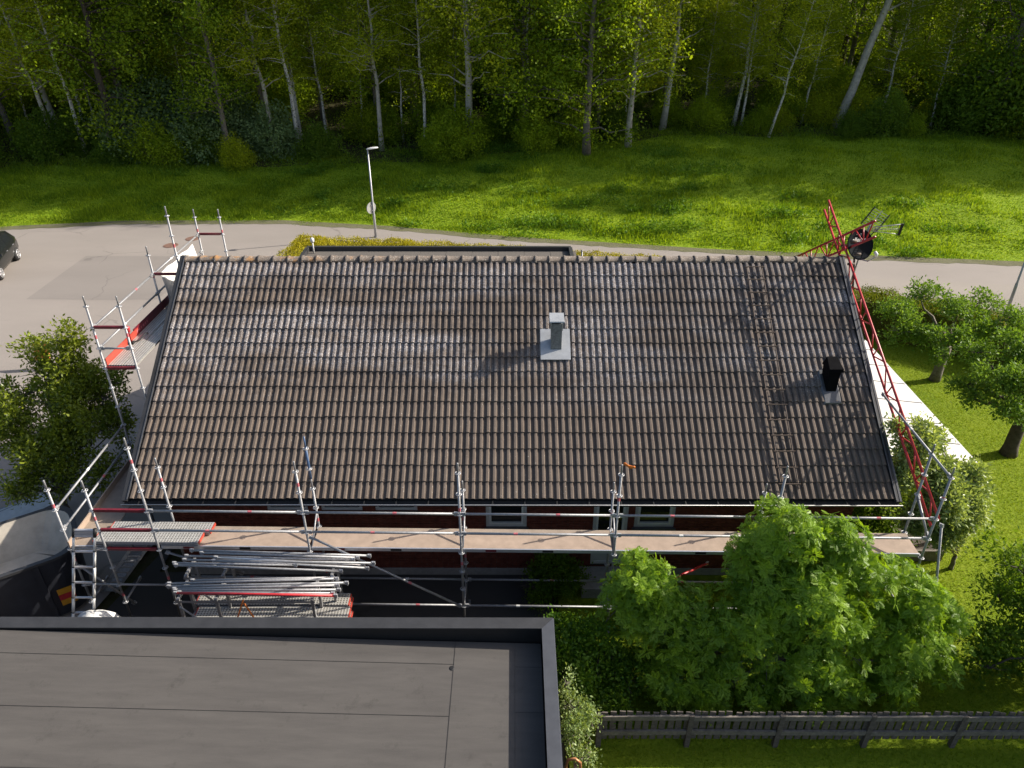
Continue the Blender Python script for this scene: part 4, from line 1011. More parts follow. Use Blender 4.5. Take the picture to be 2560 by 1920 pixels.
for k in range(5):
    c = O - ax_ * (.55 + k * .95) + pv * (-.04); MB().hexa([c + Vector((0, 0, .15)) + pv * .1, c + ax_ * .1 + Vector((0, 0, .15)) + pv * .1, c + ax_ * .1 + pv * .2 + Vector((0, 0, .15)), c + pv * .2 + Vector((0, 0, .15)), c + Vector((0, 0, RZ - .07)) - pv * .02, c + ax_ * .1 - pv * .02 + Vector((0, 0, RZ - .07)), c + ax_ * .1 + pv * .06 + Vector((0, 0, RZ - .07)), c + pv * .06 + Vector((0, 0, RZ - .07))]).build('rib', M['skipout'], sk)
c = O + ax_ * (-.02) - pv * (-.055) + Vector((0, 0, .35))
rp = Vector(atZ(162, 1490, .8)); 
for k, mm in enumerate(('yellow', 'red', 'yellow')):
    z = .40 + .16 * k; w_ = pv * (.085 - .085 * (z / RZ)); q0 = O + ax_ * (-.32) + pv * (.10 - .11 * z / RZ - .03) + Vector((0, 0, z)); q1 = q0 + ax_ * .30
    up = Vector((0, 0, .155)) - pv * .012
    MB().hexa([q0, q1, q1 + pv * .015, q0 + pv * .015, q0 + up, q1 + up, q1 + up + pv * .015, q0 + up + pv * .015]).build('reflector_plate', M[mm], sk)
# sheets stacked beyond the container
sc0 = atZ(0, 1300, .5)
for k in range(4):
    o = MB().box(-1.1, 1.1, -.35, .35, 0, .035).build('metal_sheet', M['lead'] if k % 2 else M['flue']); o.location = (sc0[0] - .45 + .05 * k, sc0[1] + .75 - .12 * k, .03 + .04 * k); o.rotation_euler = (0, 0, rad(38 + 4 * k))
    tag(o, 'grey metal sheet in the flat stack under the shrub', 'metal sheet', 'sheets stacked under the shrub')

# ================================================================== lamps, sign, manholes, car
def lamp(loc, h, yaw, label, sign=False):
    t = thing('street_lamp', label, 'street lamp', loc)
    MB().tube([(0, 0, 0), (0, 0, 1.2), (0, 0, 1.25), (0, 0, h)], [.068, .062, .045, .034], 12).build('pole', M['galvl'], t, True)
    MB().tube([(0, 0, 0), (0, 0, .05)], .1, 12).build('base', M['galv'], t)
    c, s = math.cos(yaw), math.sin(yaw); v = []; f = []
    secs = [(-.06, .03, .03), (.0, .07, .05), (.16, .12, .065), (.34, .13, .06), (.48, .08, .04), (.52, .02, .02)]
    for x, wd, ht in secs:
        for k in range(10):
            a = 2 * math.pi * k / 10; yy = wd * math.cos(a); zz = ht * math.sin(a) * (1 if math.sin(a) > 0 else .5); v.append((x * c - yy * s, x * s + yy * c, h + .03 + zz + x * .12))
    for i in range(len(secs) - 1):
        for k in range(10): f.append((i * 10 + k, i * 10 + (k + 1) % 10, (i + 1) * 10 + (k + 1) % 10, (i + 1) * 10 + k))
    f += [tuple(range(9, -1, -1)), tuple(range(50, 60))]
    MB().add(v, f).build('lamp_head', M['white'], t, True); return t
lb = atZ(940, 593, 0)
lamp((lb[0], lb[1], 0), 4.42, rad(10), 'slim grey street lamp with white head and round sign beside the annex hedge')
zs_ = atY(930, 519, lb[1])[2]
t = thing('road_sign', 'round road sign seen edge on, fixed to the lamp pole', 'road sign', (lb[0] - .09, lb[1] - .03, zs_), rot=(0, 0, rad(-38)))
o = MB(); n = 24; v = [(x, .30 * math.cos(2 * math.pi * k / n), .30 * math.sin(2 * math.pi * k / n)) for x in (-.006, .006) for k in range(n)]
o.add(v, [tuple(range(n - 1, -1, -1)), tuple(range(n, 2 * n))] + [(k, (k + 1) % n, n + (k + 1) % n, n + k) for k in range(n)]); o.build('plate', M['alu'], t)
MB().box(.01, .06, -.03, .03, -.15, -.1).box(.01, .06, -.03, .03, .1, .15).build('clamp', M['galv'], t)
l2 = atZ(2517, 778, 0)
lamp((l2[0], l2[1], 0), 4.6, rad(180), 'slim grey street lamp standing behind the apple trees')
for k, (px, py) in enumerate(((427, 614), (482, 597))):
    q = atZ(px, py, 0); o = MB().tube([(0, 0, 0), (0, 0, .012)], .36, 28).build('manhole_cover', M['cover']); o.location = (q[0], q[1], .005)
    MB().ring((0, 0, .012), .30, .008, 24, 5).build('rim', M['cover'], o)
    tag(o, 'round rusty manhole cover set in the asphalt', 'manhole', 'manhole covers in the turning place')
sgp = atZ(108, 918, .1)
t = thing('warning_sign', 'orange warning board on a stand behind the tall shrub', 'sign', (sgp[0], sgp[1], 0), rot=(rad(-14), 0, rad(-12)))
MB().box(-.30, .30, -.012, .012, .3, .95).build('board', M['orange'], t)
MB().box(-.26, -.22, .015, .035, 0, .9).box(.22, .26, .015, .035, 0, .9).build('stand', M['galv'], t); MB().box(-.32, .32, -.02, .02, .951, .985).build('top_rail', M['flash'], t)

# car
wr, wf = Vector(atZ(45, 650, 0)), Vector(atZ(4, 699, 0)); hd_ = (wf - wr).normalized()
car = thing('parked_car', 'dark grey hatchback car on the turning place', 'car')
side = Vector((-hd_.y, hd_.x, 0));               # driver's left = towards +X
cc = (wr + wf) / 2 - side * .80
car.location = (cc.x, cc.y, 0); car.rotation_euler = (0, 0, math.atan2(hd_.y, hd_.x))
if side.x < 0: pass
# sections along x (front +), each: x, half width, bottom z, belt z
secs = [(-2.02, .70, .42, .72), (-1.95, .80, .30, .92), (-1.5, .865, .22, .98), (-.6, .88, .20, .97), (.5, .88, .20, .95), (1.2, .865, .22, .90), (1.75, .82, .25, .78), (2.05, .70, .32, .62), (2.12, .55, .40, .52)]
v = []; f = []
for x, hw, zb_, zt_ in secs:
    pr = [(-hw * .88, zb_), (-hw, zb_ + .18), (-hw, zt_ - .18), (-hw * .94, zt_), (hw * .94, zt_), (hw, zt_ - .18), (hw, zb_ + .18), (hw * .88, zb_)]
    v += [(x, y, z) for y, z in pr]
for i in range(len(secs) - 1):
    for k in range(8): f.append((i * 8 + k, i * 8 + (k + 1) % 8, (i + 1) * 8 + (k + 1) % 8, (i + 1) * 8 + k))
f += [tuple(range(7, -1, -1)), tuple(range(len(v) - 8, len(v)))]
body = MB().add(v, f).build('body', M['carpaint'], car, True)
cab = [(-1.98, .74, .95), (-1.55, .60, 1.38), (-.9, .62, 1.46), (.05, .62, 1.44), (.55, .60, 1.34), (1.25, .74, .91)]
v = []; f = []
for x, hw, z in cab: v += [(x, -hw, z), (x, hw, z)]
for i in range(len(cab) - 1): f.append((2 * i, 2 * i + 1, 2 * i + 3, 2 * i + 2))
bw = .80; lowp = [(-1.9, .94), (-1.45, .965), (-.9, .965), (.05, .95), (.55, .94), (1.2, .90)]
k0 = len(v)
for x, z in lowp: v += [(x, -bw, z), (x, bw, z)]
for i in range(len(cab) - 1):
    for s in (0, 1): q = (2 * i + s, 2 * i + 2 + s, k0 + 2 * i + 2 + s, k0 + 2 * i + s); f.append(q if s == 0 else q[::-1])
f += [(0, k0, k0 + 1, 1), (10, 11, k0 + 11, k0 + 10)]
MB().add(v, f).build('cabin', M['carpaint'], car, True)
for s in (-1, 1):
    for q in ([(-1.30, .99, 1.0), (-.62, .99, 1.0), (-.62, .66, 1.38), (-1.28, .66, 1.33)], [(-.55, .99, .99), (.95, .99, .96), (.38, .66, 1.32), (-.55, .66, 1.39)]):
        pp = []
        for x, _, z in q:
            tt = (z - .95) / .5; y = s * (.80 - .19 * tt + .012); pp.append((x, y, z))
        MB().add(pp + [(x, y - s * .01, z) for x, y, z in pp], [(0, 1, 2, 3) if s < 0 else (3, 2, 1, 0), (0, 4, 5, 1), (1, 5, 6, 2), (2, 6, 7, 3), (3, 7, 4, 0)]).build('side_window', M['glass'], car)
    MB().hexa([(.75, s * .86, .95), (.95, s * .86, .95), (.95, s * 1.02, .95), (.75, s * 1.02, .95), (.78, s * .88, 1.07), (.90, s * .88, 1.07), (.90, s * 1.0, 1.06), (.78, s * 1.0, 1.06)]).build('mirror', M['carpaint'], car)
    for x in (-.25, -1.15): MB().bar((x, s * .895, .84), (x + .16, s * .895, .85), .02, .025).build('door_handle', M['galv'], car)
    MB().box(-2.02, -1.9, s * .70 - .07, s * .70 + .07, .66, .80).build('tail_light', M['maroon'], car)
pp = [(-1.96, -.62, 1.0), (-1.96, .62, 1.0), (-1.60, .52, 1.34), (-1.60, -.52, 1.34)]
MB().add([(x - .03, y, z + .02) for x, y, z in pp] + pp, [(0, 1, 2, 3), (0, 4, 5, 1), (1, 5, 6, 2), (2, 6, 7, 3), (3, 7, 4, 0)]).build('rear_window', M['glass'], car)
pp = [(1.17, -.66, .96), (1.17, .66, .96), (.62, .54, 1.32), (.62, -.54, 1.32)]
MB().add([(x + .02, y, z + .02) for x, y, z in pp] + pp, [(0, 1, 2, 3), (0, 4, 5, 1), (1, 5, 6, 2), (2, 6, 7, 3), (3, 7, 4, 0)]).build('windscreen', M['glass'], car)
for x in (-1.285, 1.285):
    for s in (-1, 1):
        y0, y1 = sorted((s * .70, s * .895))
        wh = MB().tube([(x, y0, .315), (x, y0 + .03, .315), (x, y1 - .03, .315), (x, y1, .315)], [.28, .315, .315, .28], 22).build('wheel', M['rubber'], car, True)
        yo = s * .897; rim = MB().tube([(x, yo, .315), (x, yo + s * .008, .315)], .215, 22)
        rim.build('rim', M['black'], wh)
        for k in range(7):
            a = 2 * math.pi * k / 7; MB().bar((x + .03 * math.cos(a), yo + s * .014, .315 + .03 * math.sin(a)), (x + .205 * math.cos(a), yo + s * .014, .315 + .205 * math.sin(a)), .05, .012, (0, s, 0)).build('spoke', M['alu'], wh)
        rr_ = MB(); pts = [(x + .205 * math.cos(2 * math.pi * k / 20), yo + s * .012, .315 + .205 * math.sin(2 * math.pi * k / 20)) for k in range(21)]
        rr_.tube(pts, .014, 5).build('rim_edge', M['alu'], wh, True)

# ================================================================== picket fence in front of the rowan
FY = -2.80
zt_, zb_ = float(atY(1700, 1792, FY)[2]), float(atY(1700, 1828, FY)[2])
fence = thing('picket_fence', 'weathered grey picket fence below the rowan tree', 'fence')
rb = random.Random(8); x = 8.75; posts = []
while x < 21: posts.append(x); x += 1.63
for x in posts: MB().box(x - .045, x + .045, FY - .05, FY + .04, 0, zt_ + .07).build('post', M['woodd'], fence)
for a, b in zip(posts[:-1], posts[1:]):
    for z in (zt_, zb_):
        d0, d1 = rb.uniform(-.015, .015), rb.uniform(-.015, .015)
        MB().hexa([(a + .048, FY - .035, z - .065 + d0), (b - .048, FY - .035, z - .065 + d1), (b - .048, FY + .0, z - .065 + d1), (a + .048, FY + .0, z - .065 + d0), (a + .048, FY - .045, z + .06 + d0), (b - .048, FY - .045, z + .06 + d1), (b - .048, FY - .005, z + .06 + d1), (a + .048, FY - .005, z + .06 + d0)]).build('rail', M['woodg'], fence)
pk = [MB().hexa([(-w_, .005, 0), (w_, .005, 0), (w_, .027, 0), (-w_, .027, 0), (-w_ + .004, .005, h_), (w_ - .004, .005, h_ - .012), (w_ - .004, .027, h_ - .012), (-w_ + .004, .027, h_)]).mesh('picket', M['woodd']) for w_, h_ in ((.057, .775), (.054, .755), (.056, .765))]
x = 8.85
while x < 20.2:
    link('picket', pk[rb.randrange(3)], fence, (x, FY + .002, .06 + (zt_ - .70) + rb.uniform(-.015, .015)), (0, rb.uniform(-.03, .03), 0)); x += .148

# ================================================================== HEDGES AND GARDEN PLANTS
def hedge(label, path, wd, h, mat, n, leaf=.05, seed=1, name='hedge'):
    """clipped hedge along a path of (x,y): a twiggy core and leaves all over it"""
    rng = np.random.default_rng(seed); t = thing(name, label, 'hedge')
    P = [np.array(p, float) for p in path]; core = MB(); parts = []
    tot = sum(np.linalg.norm(b - a) for a, b in zip(P[:-1], P[1:]))
    for a, b in zip(P[:-1], P[1:]):
        d = (b - a) / np.linalg.norm(b - a); nn = np.array([-d[1], d[0]]); L = np.linalg.norm(b - a); k = int(n * L / tot); i = wd / 2 - .10
        q = [a - nn * i - d * i * .6, b - nn * i + d * i * .6, b + nn * i + d * i * .6, a + nn * i - d * i * .6]
        core.hexa([(*x, 0) for x in q] + [(*x, h - .12) for x in q])
        u = rng.uniform(-wd / 2, L + wd / 2, k); w_ = rng.uniform(-1, 1, k); zz = rng.uniform(0, 1, k) ** .8
        face = rng.choice(3, k, p=[.5, .25, .25]); lat = np.where(face == 0, w_ * wd / 2, np.where(face == 1, -wd / 2, wd / 2)); z = np.where(face == 0, h, zz * h)
        bumpy = .05 * np.sin(u * 3.1 + lat * 4) + .04 * np.sin(u * 7.3 - z * 5)
        lat = lat * (1 + bumpy * .8); z = z * (1 + bumpy * .35) - np.where(face == 0, np.abs(w_) ** 6 * .06, 0)
        pos_ = np.stack([a[0] + d[0] * u + nn[0] * lat, a[1] + d[1] * u + nn[1] * lat, z], 1)
        N = np.zeros((k, 3)); N[:, 2] = .5 + (face == 0); N[:, :2] += (np.where(face == 0, 0, np.sign(lat)))[:, None] * nn
        parts.append(clusters(pos_ + rng.normal(0, .03, (k, 3)), unit(N), 3, .035, leaf, rng, aspect=.6, jit=.6))
    core.build('stems', M['hedgecore'], t); link('foliage', cat_mesh('foliage', parts, M[mat]), t); return t
hedge('clipped yellow green hedge round the flat roofed annex', [(-2.55, 17.2), (-2.05, 20.7), (2.0, 20.25), (7.0, 19.4), (13.3, 18.1)], 1.25, 1.5, 'hedgeY', 26000, .05, 2)
hq = [atZ(x, y, 1.5)[:2] for x, y in ((2090, 728), (2200, 738), (2330, 762), (2460, 790), (2640, 830))]
hedge('olive green hedge between the apple trees and the road', [(15.8, 16.8)] + [tuple(p) for p in hq] + [(34, 8.0)], 1.3, 1.5, 'hedgeD', 24000, .05, 3)

def limbs(mb, base, tips, r0, rng, split=.45):
    base = np.array(base, float)
    for tp in tips:
        tp = np.array(tp, float); pts = wob(base, tp, 5, .05, rng, .04); mb.tube(pts, [r0 * (1 - .82 * i / 5) for i in range(6)], 7)
def lobe_tree(name, label, cat, base, lobes, mat, n, per, spread, leaf, seed, trunk_r=.09, bark='bark', fork=None, shell=.6, aspect=.55, jit=.7, twigs=60, group=None, droop=0.0, clump=5):
    rng = np.random.default_rng(seed); t = thing(name, label, cat, base, group)
    b = np.array(base, float); L = [(l[0] - b[0], l[1] - b[1], l[2] - b[2], l[3], l[4], l[5]) for l in lobes]
    Lc = L
    if clump:
        Lc = []
        for l in L:
            for q in range(clump):
                d = unit(rng.normal(0, 1, 3) + np.array([0, 0, .25])); f = rng.uniform(.34, .56); c = np.array(l[:3]) + d * np.array(l[3:]) * rng.uniform(.45, .95); Lc.append((*c, l[3] * f, l[4] * f, l[5] * f))
    A, D = lobe_pts(Lc, n, rng, shell); ok = A[:, 2] > .05; A, D = A[ok], D[ok]; D = D + np.array([0, 0, .25 - droop])
    link('crown', cat_mesh('crown', [clusters(A, unit(D), per, spread, leaf, rng, aspect=aspect, jit=jit)], M[mat]), t)
    mb = MB(); fk = np.array(fork if fork is not None else (0, 0, .4)); mb.tube(wob((0, 0, -.05), fk, 4, .03, rng), [trunk_r * 1.35, trunk_r * 1.05, trunk_r, trunk_r * .95, trunk_r * .9], 9)
    limbs(mb, fk, [l[:3] for l in L], trunk_r * .62, rng)
    for l in L:
        for k in range(max(2, twigs // len(L))):
            d = unit(rng.normal(0, 1, 3)); d[2] = abs(d[2]) * .6; mb.tube(wob(l[:3], np.array(l[:3]) + d * np.array(l[3:]) * rng.uniform(.6, 1.0), 3, .06, rng), [.018, .012, .008, .004], 5)
    mb.build('trunk', M[bark], t, True); return t
def LB(px, py, Y, r, ry=None, rz=None):
    p = atY(px, py, Y); return (p[0], p[1], p[2], r, ry or r, rz or r)

# rowan: pinnate leaves in rosettes
def rowan():
    rng = np.random.default_rng(77); base = (12.1, -1.55, 0)
    t = thing('rowan_tree', 'broad rowan tree with feathery leaves behind the picket fence', 'tree', base)
    lob = [LB(1958, 1345, -.75, .72), LB(1880, 1400, -.85, .62), LB(2075, 1385, -.9, .74), LB(1990, 1450, -1.0, .95), LB(2150, 1455, -1.1, .68), LB(2280, 1500, -1.15, .7), LB(2345, 1570, -1.2, .58), LB(1850, 1520, -1.2, .85), LB(1730, 1560, -1.3, .72),
           LB(1605, 1465, -1.1, .60), LB(1550, 1520, -1.15, .52), LB(1660, 1520, -1.2, .48), LB(1640, 1570, -1.4, .58), LB(2050, 1580, -1.45, .95), LB(2220, 1620, -1.5, .9), LB(1930, 1640, -1.6, .85), LB(1790, 1680, -1.8, .62), LB(2080, 1700, -1.9, .62), LB(2230, 1720, -1.95, .5), LB(1680, 1640, -1.6, .5), LB(2320, 1650, -1.5, .5), LB(1760, 1735, -2.15, .45), LB(1900, 1745, -2.2, .45), LB(2020, 1750, -2.2, .42), LB(1660, 1700, -1.95, .45)]
    b = np.array(base); L = [(l[0] - b[0], l[1] - b[1], l[2], l[3], l[4], l[5]) for l in lob]
    sub = []
    for l in L:
        for q in range(8):
            d = unit(rng.normal(0, 1, 3) + np.array([.15, -.25, .45])); rr = l[3] * rng.uniform(.32, .48); c = np.array(l[:3]) + d * l[3] * rng.uniform(.48, .82); sub.append((*c, rr, rr, rr * .85))
    A, D = lobe_pts(sub, 4900, rng, .75); up = D[:, 2] > -.45; A, D = A[up], D[up]; A2, D2 = lobe_pts([(*l[:3], l[3] * .85, l[4] * .85, l[5] * .85) for l in L], 1500, rng, .3); A, D = np.concatenate([A, A2]), np.concatenate([D, D2]); ok = A[:, 2] > .25; A, D = A[ok], D[ok]
    k = 6; n = len(A); axis = unit(D + np.array([0, 0, .45]) + rng.normal(0, .25, D.shape))
    s = unit(np.cross(axis, rng.normal(0, 1, (n, 3)))); u = np.cross(axis, s)
    ph = rng.uniform(0, 6.28, (n, 1)) + np.arange(k) * 2 * np.pi / k + rng.normal(0, .2, (n, k))
    dirs = (np.cos(ph)[..., None] * s[:, None] + np.sin(ph)[..., None] * u[:, None]) + axis[:, None] * rng.uniform(.1, .9, (n, k, 1))
    P = np.repeat(A, k, 0); Dd = dirs.reshape(-1, 3); U = np.repeat(axis, k, 0)
    V, F, r = fronds(P, Dd, U, rng.uniform(.105, .165, len(P)), rng, 5)
    cl = np.repeat(np.repeat(rng.uniform(0, 1, n), k), V.shape[0] // (n * k))
    link('crown', cat_mesh('crown', [(V, F, r * .4 + cl * .6)], M['leafR']), t)
    mb = MB()
    for st, sx in ((0, (0, 0)), (1, (.35, .1)), (2, (-.5, .05)), (3, (1.1, -.05)), (4, (-1.3, .1))):
        lo = [l for i, l in enumerate(L) if i % 5 == st]; fk = (sx[0] * 1.25, sx[1], .8); mb.tube(wob((sx[0], sx[1], -.05), fk, 3, .03, rng), [.085, .07, .065, .06], 8); limbs(mb, fk, [l[:3] for l in lo], .045, rng)
    for l in L:
        for q in range(7): d = unit(rng.normal(0, 1, 3)); mb.tube(wob(l[:3], np.array(l[:3]) + d * np.array(l[3:]) * .9, 3, .06, rng), [.014, .01, .007, .004], 5)
    mb.build('trunk', M['bark'], t, True)
rowan()
lobe_tree('leafy_bush', 'dense dark green bush between the garage edge and the rowan', 'bush', (8.9, -1.5, 0), [LB(1430, 1610, -1.3, .5), LB(1490, 1640, -1.5, .6), LB(1560, 1690, -1.7, .6), LB(1450, 1720, -1.9, .55), LB(1540, 1760, -2.1, .5), LB(1410, 1680, -1.6, .45)], 'leafR', 1500, 10, .09, .075, 11, .04, 'barkd', (0, 0, .3))
lobe_tree('pale_leaved_shrub', 'pale leaved climbing shrub against the garage side', 'shrub', (8.25, -3.6, 0), [LB(1440, 1775, -3.4, .24, .25, .35), LB(1418, 1720, -3.1, .12, .15, .4), LB(1440, 1840, -3.8, .26, .25, .3), LB(1460, 1895, -4.2, .2), LB(1475, 1800, -3.5, .18)], 'leafV', 330, 9, .06, .055, 12, .03, 'bark', (0, 0, .4), aspect=.5)
lobe_tree('round_shrub', 'rounded dark shrub growing against the brick wall under the platform', 'shrub', (7.95, 1.0, 0), [(7.95, .95, .55, .62, .5, .6), (7.6, .8, .4, .4, .4, .4), (8.35, .85, .45, .4, .35, .45)], 'leafD', 700, 9, .07, .07, 13, .04, 'barkd', (0, 0, .25))
# tall shrub at the left gable
lobe_tree('tall_shrub', 'tall glossy leaved shrub beside the left gable scaffold', 'shrub', (-4.6, 3.9, 0),
          [LB(165, 860, 5.1, .42, .4, .7), LB(110, 930, 4.9, .65), LB(210, 930, 4.9, .7), LB(60, 990, 4.7, .75), LB(150, 1010, 4.5, .95), LB(250, 1000, 4.5, .65), LB(40, 1090, 3.9, .8), LB(130, 1100, 3.8, .9), LB(215, 1090, 3.8, .75), LB(70, 1180, 3.1, .62), LB(150, 1180, 3.2, .62), LB(280, 1080, 3.9, .5), LB(265, 1170, 3.5, .55), LB(60, 1240, 2.6, .4), LB(300, 960, 4.6, .35)],
          'leafS', 2900, 10, .085, .105, 14, .07, 'bark', (0, 0, .5), .6, .42, twigs=170)
lobe_tree('dark_shrub', 'dark shrub in the shade under the right eaves corner', 'shrub', (15.7, 2.3, 0), [(15.6, 2.3, .7, .5, .5, .7), (16.1, 2.9, .8, .6, .6, .8), (15.5, 1.8, .4, .45, .4, .4), (16.2, 2.2, .4, .4, .4, .4)], 'leafD', 800, 9, .08, .08, 19, .04, 'barkd', (0, 0, .3))
lobe_tree('leafy_shrub', 'light green shrub between the right gable and the platform end', 'shrub', (17.6, 1.75, 0),
          [LB(2280, 1110, 2.05, .36), LB(2265, 1180, 1.85, .38), LB(2345, 1190, 1.85, .45), LB(2420, 1200, 1.85, .36), LB(2350, 1260, 1.65, .5), LB(2430, 1250, 1.75, .4), LB(2300, 1280, 1.55, .42), LB(2385, 1320, 1.45, .42), LB(2255, 1070, 2.15, .16), LB(2300, 1065, 2.25, .12), LB(2345, 1100, 2.05, .2), LB(2440, 1235, 1.95, .24)],
          'leafV', 3000, 10, .085, .10, 15, .05, 'bark', (0, 0, .4), aspect=.45, twigs=80)
# apple trees
def ZL(px, py, z, r, rz): p = atZ(px, py, z); return (p[0], p[1], p[2], r, r, rz)
q = atZ(2335, 950, 0)
lobe_tree('apple_tree', 'spreading apple tree with bare grey limbs beside the olive hedge', 'tree', (q[0], q[1], 0),
          [ZL(2250, 780, 2.5, 0.56, 0.38), ZL(2300, 745, 2.7, 0.60, 0.38), ZL(2250, 830, 2.1, 0.56, 0.38), ZL(2330, 840, 2.2, 0.60, 0.34), ZL(2390, 770, 2.8, 0.48, 0.30), ZL(2450, 760, 2.8, 0.64, 0.38), ZL(2530, 800, 2.8, 0.64, 0.38), ZL(2470, 830, 2.4, 0.56, 0.34), ZL(2350, 890, 1.9, 0.32, 0.26), ZL(2400, 850, 2.2, 0.40, 0.30)],
          'leafA', 1250, 9, .10, .10, 16, .15, 'bark', (.15, .1, 1.3), .6, .5, twigs=90)
q = atZ(2520, 1135, 0)
lobe_tree('apple_tree', 'gnarled apple tree with thick trunk on the sunny lawn', 'tree', (q[0], q[1], 0),
          [ZL(2450, 880, 2.7, 0.56, 0.38), ZL(2540, 870, 2.9, 0.64, 0.42), ZL(2420, 960, 2.2, 0.40, 0.34), ZL(2500, 950, 2.5, 0.60, 0.38), ZL(2570, 960, 2.6, 0.56, 0.38), ZL(2440, 1000, 2.0, 0.32, 0.30), ZL(2520, 1030, 2.0, 0.44, 0.34), ZL(2580, 1040, 1.9, 0.48, 0.34), ZL(2620, 900, 2.8, 0.72, 0.42)],
          'leafA', 1150, 9, .10, .10, 17, .19, 'barkd', (.1, .1, 1.1), .6, .5, twigs=70)
lobe_tree('plum_tree', 'dark leaved tree overhanging the shaded end of the picket fence', 'tree', (18.6, -1.5, 0),
          [LB(2545, 1420, -.5, .55), LB(2500, 1500, -.8, .45), LB(2580, 1540, -.9, .8), LB(2480, 1590, -1.2, .5), LB(2560, 1650, -1.5, .6), LB(2470, 1670, -1.6, .4), LB(2620, 1480, -.6, .9), LB(2660, 1620, -1.2, .9)],
          'leafD', 1200, 9, .09, .095, 18, .1, 'barkd', (.1, .1, .9), .6, .5)

# ================================================================== THE FOREST
def forest_proto(seed, H, r0, cb, cr, nl, leaf, per=13, hang=.0, lower=0.0):
    """trunk polyline with limbs and a leaf cloud carried by them"""
    rng = np.random.default_rng(seed); tr = MB(); pts = wob((0, 0, -.1), (rng.normal(0, .3), rng.normal(0, .3), H * .93), 8, .006, rng)
    tr.tube(pts, [r0 * (1.25 if i == 0 else 1) * (1 - .85 * i / 8) for i in range(9)], 9)
    A, D = [], []
    for k in range(nl):
        f = rng.uniform(0, 1) ** .9; z = cb + (H - cb) * f; az_ = rng.uniform(0, 6.28)
        L = cr * (1.05 - .75 * f ** 1.6) * rng.uniform(.6, 1.15) * (1 if f > .12 else .8)
        i = z / (H * .93) * 8; i0 = min(int(i), 7); b0_ = np.array(pts[i0]) + (np.array(pts[i0 + 1]) - np.array(pts[i0])) * (i - i0)
        d = np.array([math.cos(az_), math.sin(az_), rng.uniform(.0, .55) - hang]); e = b0_ + d * L; lp = wob(b0_, e, 4, .05, rng, .05 - hang * .2)
        tr.tube(lp, [r0 * .26 * (1 - f * .5) * (1 - .85 * j / 4) for j in range(5)], 5)
        m = int(5 + 9 * L / cr)
        tt = rng.uniform(.3, 1.05, m); ii = np.clip((tt * 4).astype(int), 0, 3); lp = np.array(lp)
        c = lp[ii] + (lp[ii + 1] - lp[ii]) * (tt * 4 - ii)[:, None] + rng.normal(0, .34 + .1 * L, (m, 3)) * np.array([1, 1, .75])
        A.append(c); D.append(np.tile(d, (m, 1)))
    A = np.concatenate(A); D = unit(np.concatenate(D) + np.array([0, 0, -.3 - hang])); 
    return tr, (A, D, per, leaf, rng)
protos = []
spec = [('aspen_tree', 'barkw', 'leafF2', 31, 18, .24, 2.4, 3.4, 84, .16), ('maple_tree', 'bark', 'leafF', 32, 17, .26, 1.2, 4.0, 92, .19), ('birch_tree', 'birch', 'leafF2', 33, 19, .15, 4.6, 2.8, 70, .14),
        ('elm_tree', 'barkd', 'leafF', 34, 19, .28, 1.6, 4.0, 90, .19), ('ash_tree', 'bark', 'leafF', 35, 20, .22, 3.0, 3.4, 76, .18), ('pine_tree', 'barkd', 'leafD', 36, 21, .22, 6.0, 3.0, 60, .18), ('aspen_tree', 'barkw', 'leafF2', 37, 20, .27, 6.5, 4.2, 70, .16)]
for nm, bk, lf, sd, H, r0, cb, cr, nl, leaf in spec:
    tr, (A, D, per, lfs, rng) = forest_proto(sd, H, r0, cb, cr, nl, leaf, 18)
    protos.append((nm, tr.mesh('trunk', M[bk], True), cat_mesh('crown', [clusters(A, D, per, .30, lfs, rng, aspect=.7, jit=.8)], M[lf])))
FG = 'trees of the forest behind the meadow'
LAB = {'aspen_tree': 'pale trunked aspen in the forest edge', 'maple_tree': 'broad grey trunked maple in the forest edge', 'birch_tree': 'white barked birch in the forest edge', 'elm_tree': 'dark trunked leafy elm in the forest', 'ash_tree': 'tall grey trunked ash in the forest', 'pine_tree': 'tall dark trunked pine standing deep in the forest'}
def ftree(k, x, y, rz, s, lean=(0, 0), label=None, group=None):
    nm, tm_, cm_ = protos[k]; t = thing(nm, label or LAB[nm], 'tree', (x, y, float(TZ(x, y)) if y > 20 else 0), None if label else (group or FG + ', ' + nm.split('_')[0]), (lean[0], lean[1], rz)); t.scale = (s,) * 3
    link('trunk', tm_, t); link('crown', cm_, t); return t
def basepx(px, py, ymax=57.0):
    p = onland(px, py); ymax = float(yF(p[0])) + 5.5
    if p[1] > ymax: p = atY(px, py, ymax)
    return p
placed = []
picks = [((2089, 318), 6, 1.15, (0, .19), 'thick pale aspen leaning towards the sun at the forest edge'), ((2448, 240), 6, 1.0, (0, .17), 'pale leaning aspen with a bare upper trunk above the dark bushes'), ((1922, 341), 2, .62, (0, .16), 'thin slanting birch sapling rising from the meadow edge'),
         ((1655, 295), 4, 1.0, (0, .05), None), ((1314, 289), 2, 1.0, (0, .02), 'white birch with a straight bright trunk behind the lit maple'), ((1400, 336), 1, .9, (0, 0), None), ((1490, 262), 4, .85, (0, 0), None), ((945, 260), 4, .95, (0, -.03), None), ((1060, 230), 5, 1.0, (0, -.02), None),
         ((740, 262), 2, 1.0, (0, -.05), 'white birch between two grey trunks behind the meadow shadow'), ((675, 305), 4, 1.15, (0, -.08), None), ((816, 330), 2, .66, (0, -.05), 'thin pale birch sapling near the street lamp'), ((578, 275), 2, .6, (0, -.1), None), ((510, 225), 5, 1.0, (0, -.03), None), ((310, 225), 1, 1.0, (0, -.07), None), ((197, 255), 2, .8, (0, -.05), None), ((130, 262), 0, .9, (0, -.12), None), ((20, 300), 1, .9, (0, -.1), None)]
rb = random.Random(12)
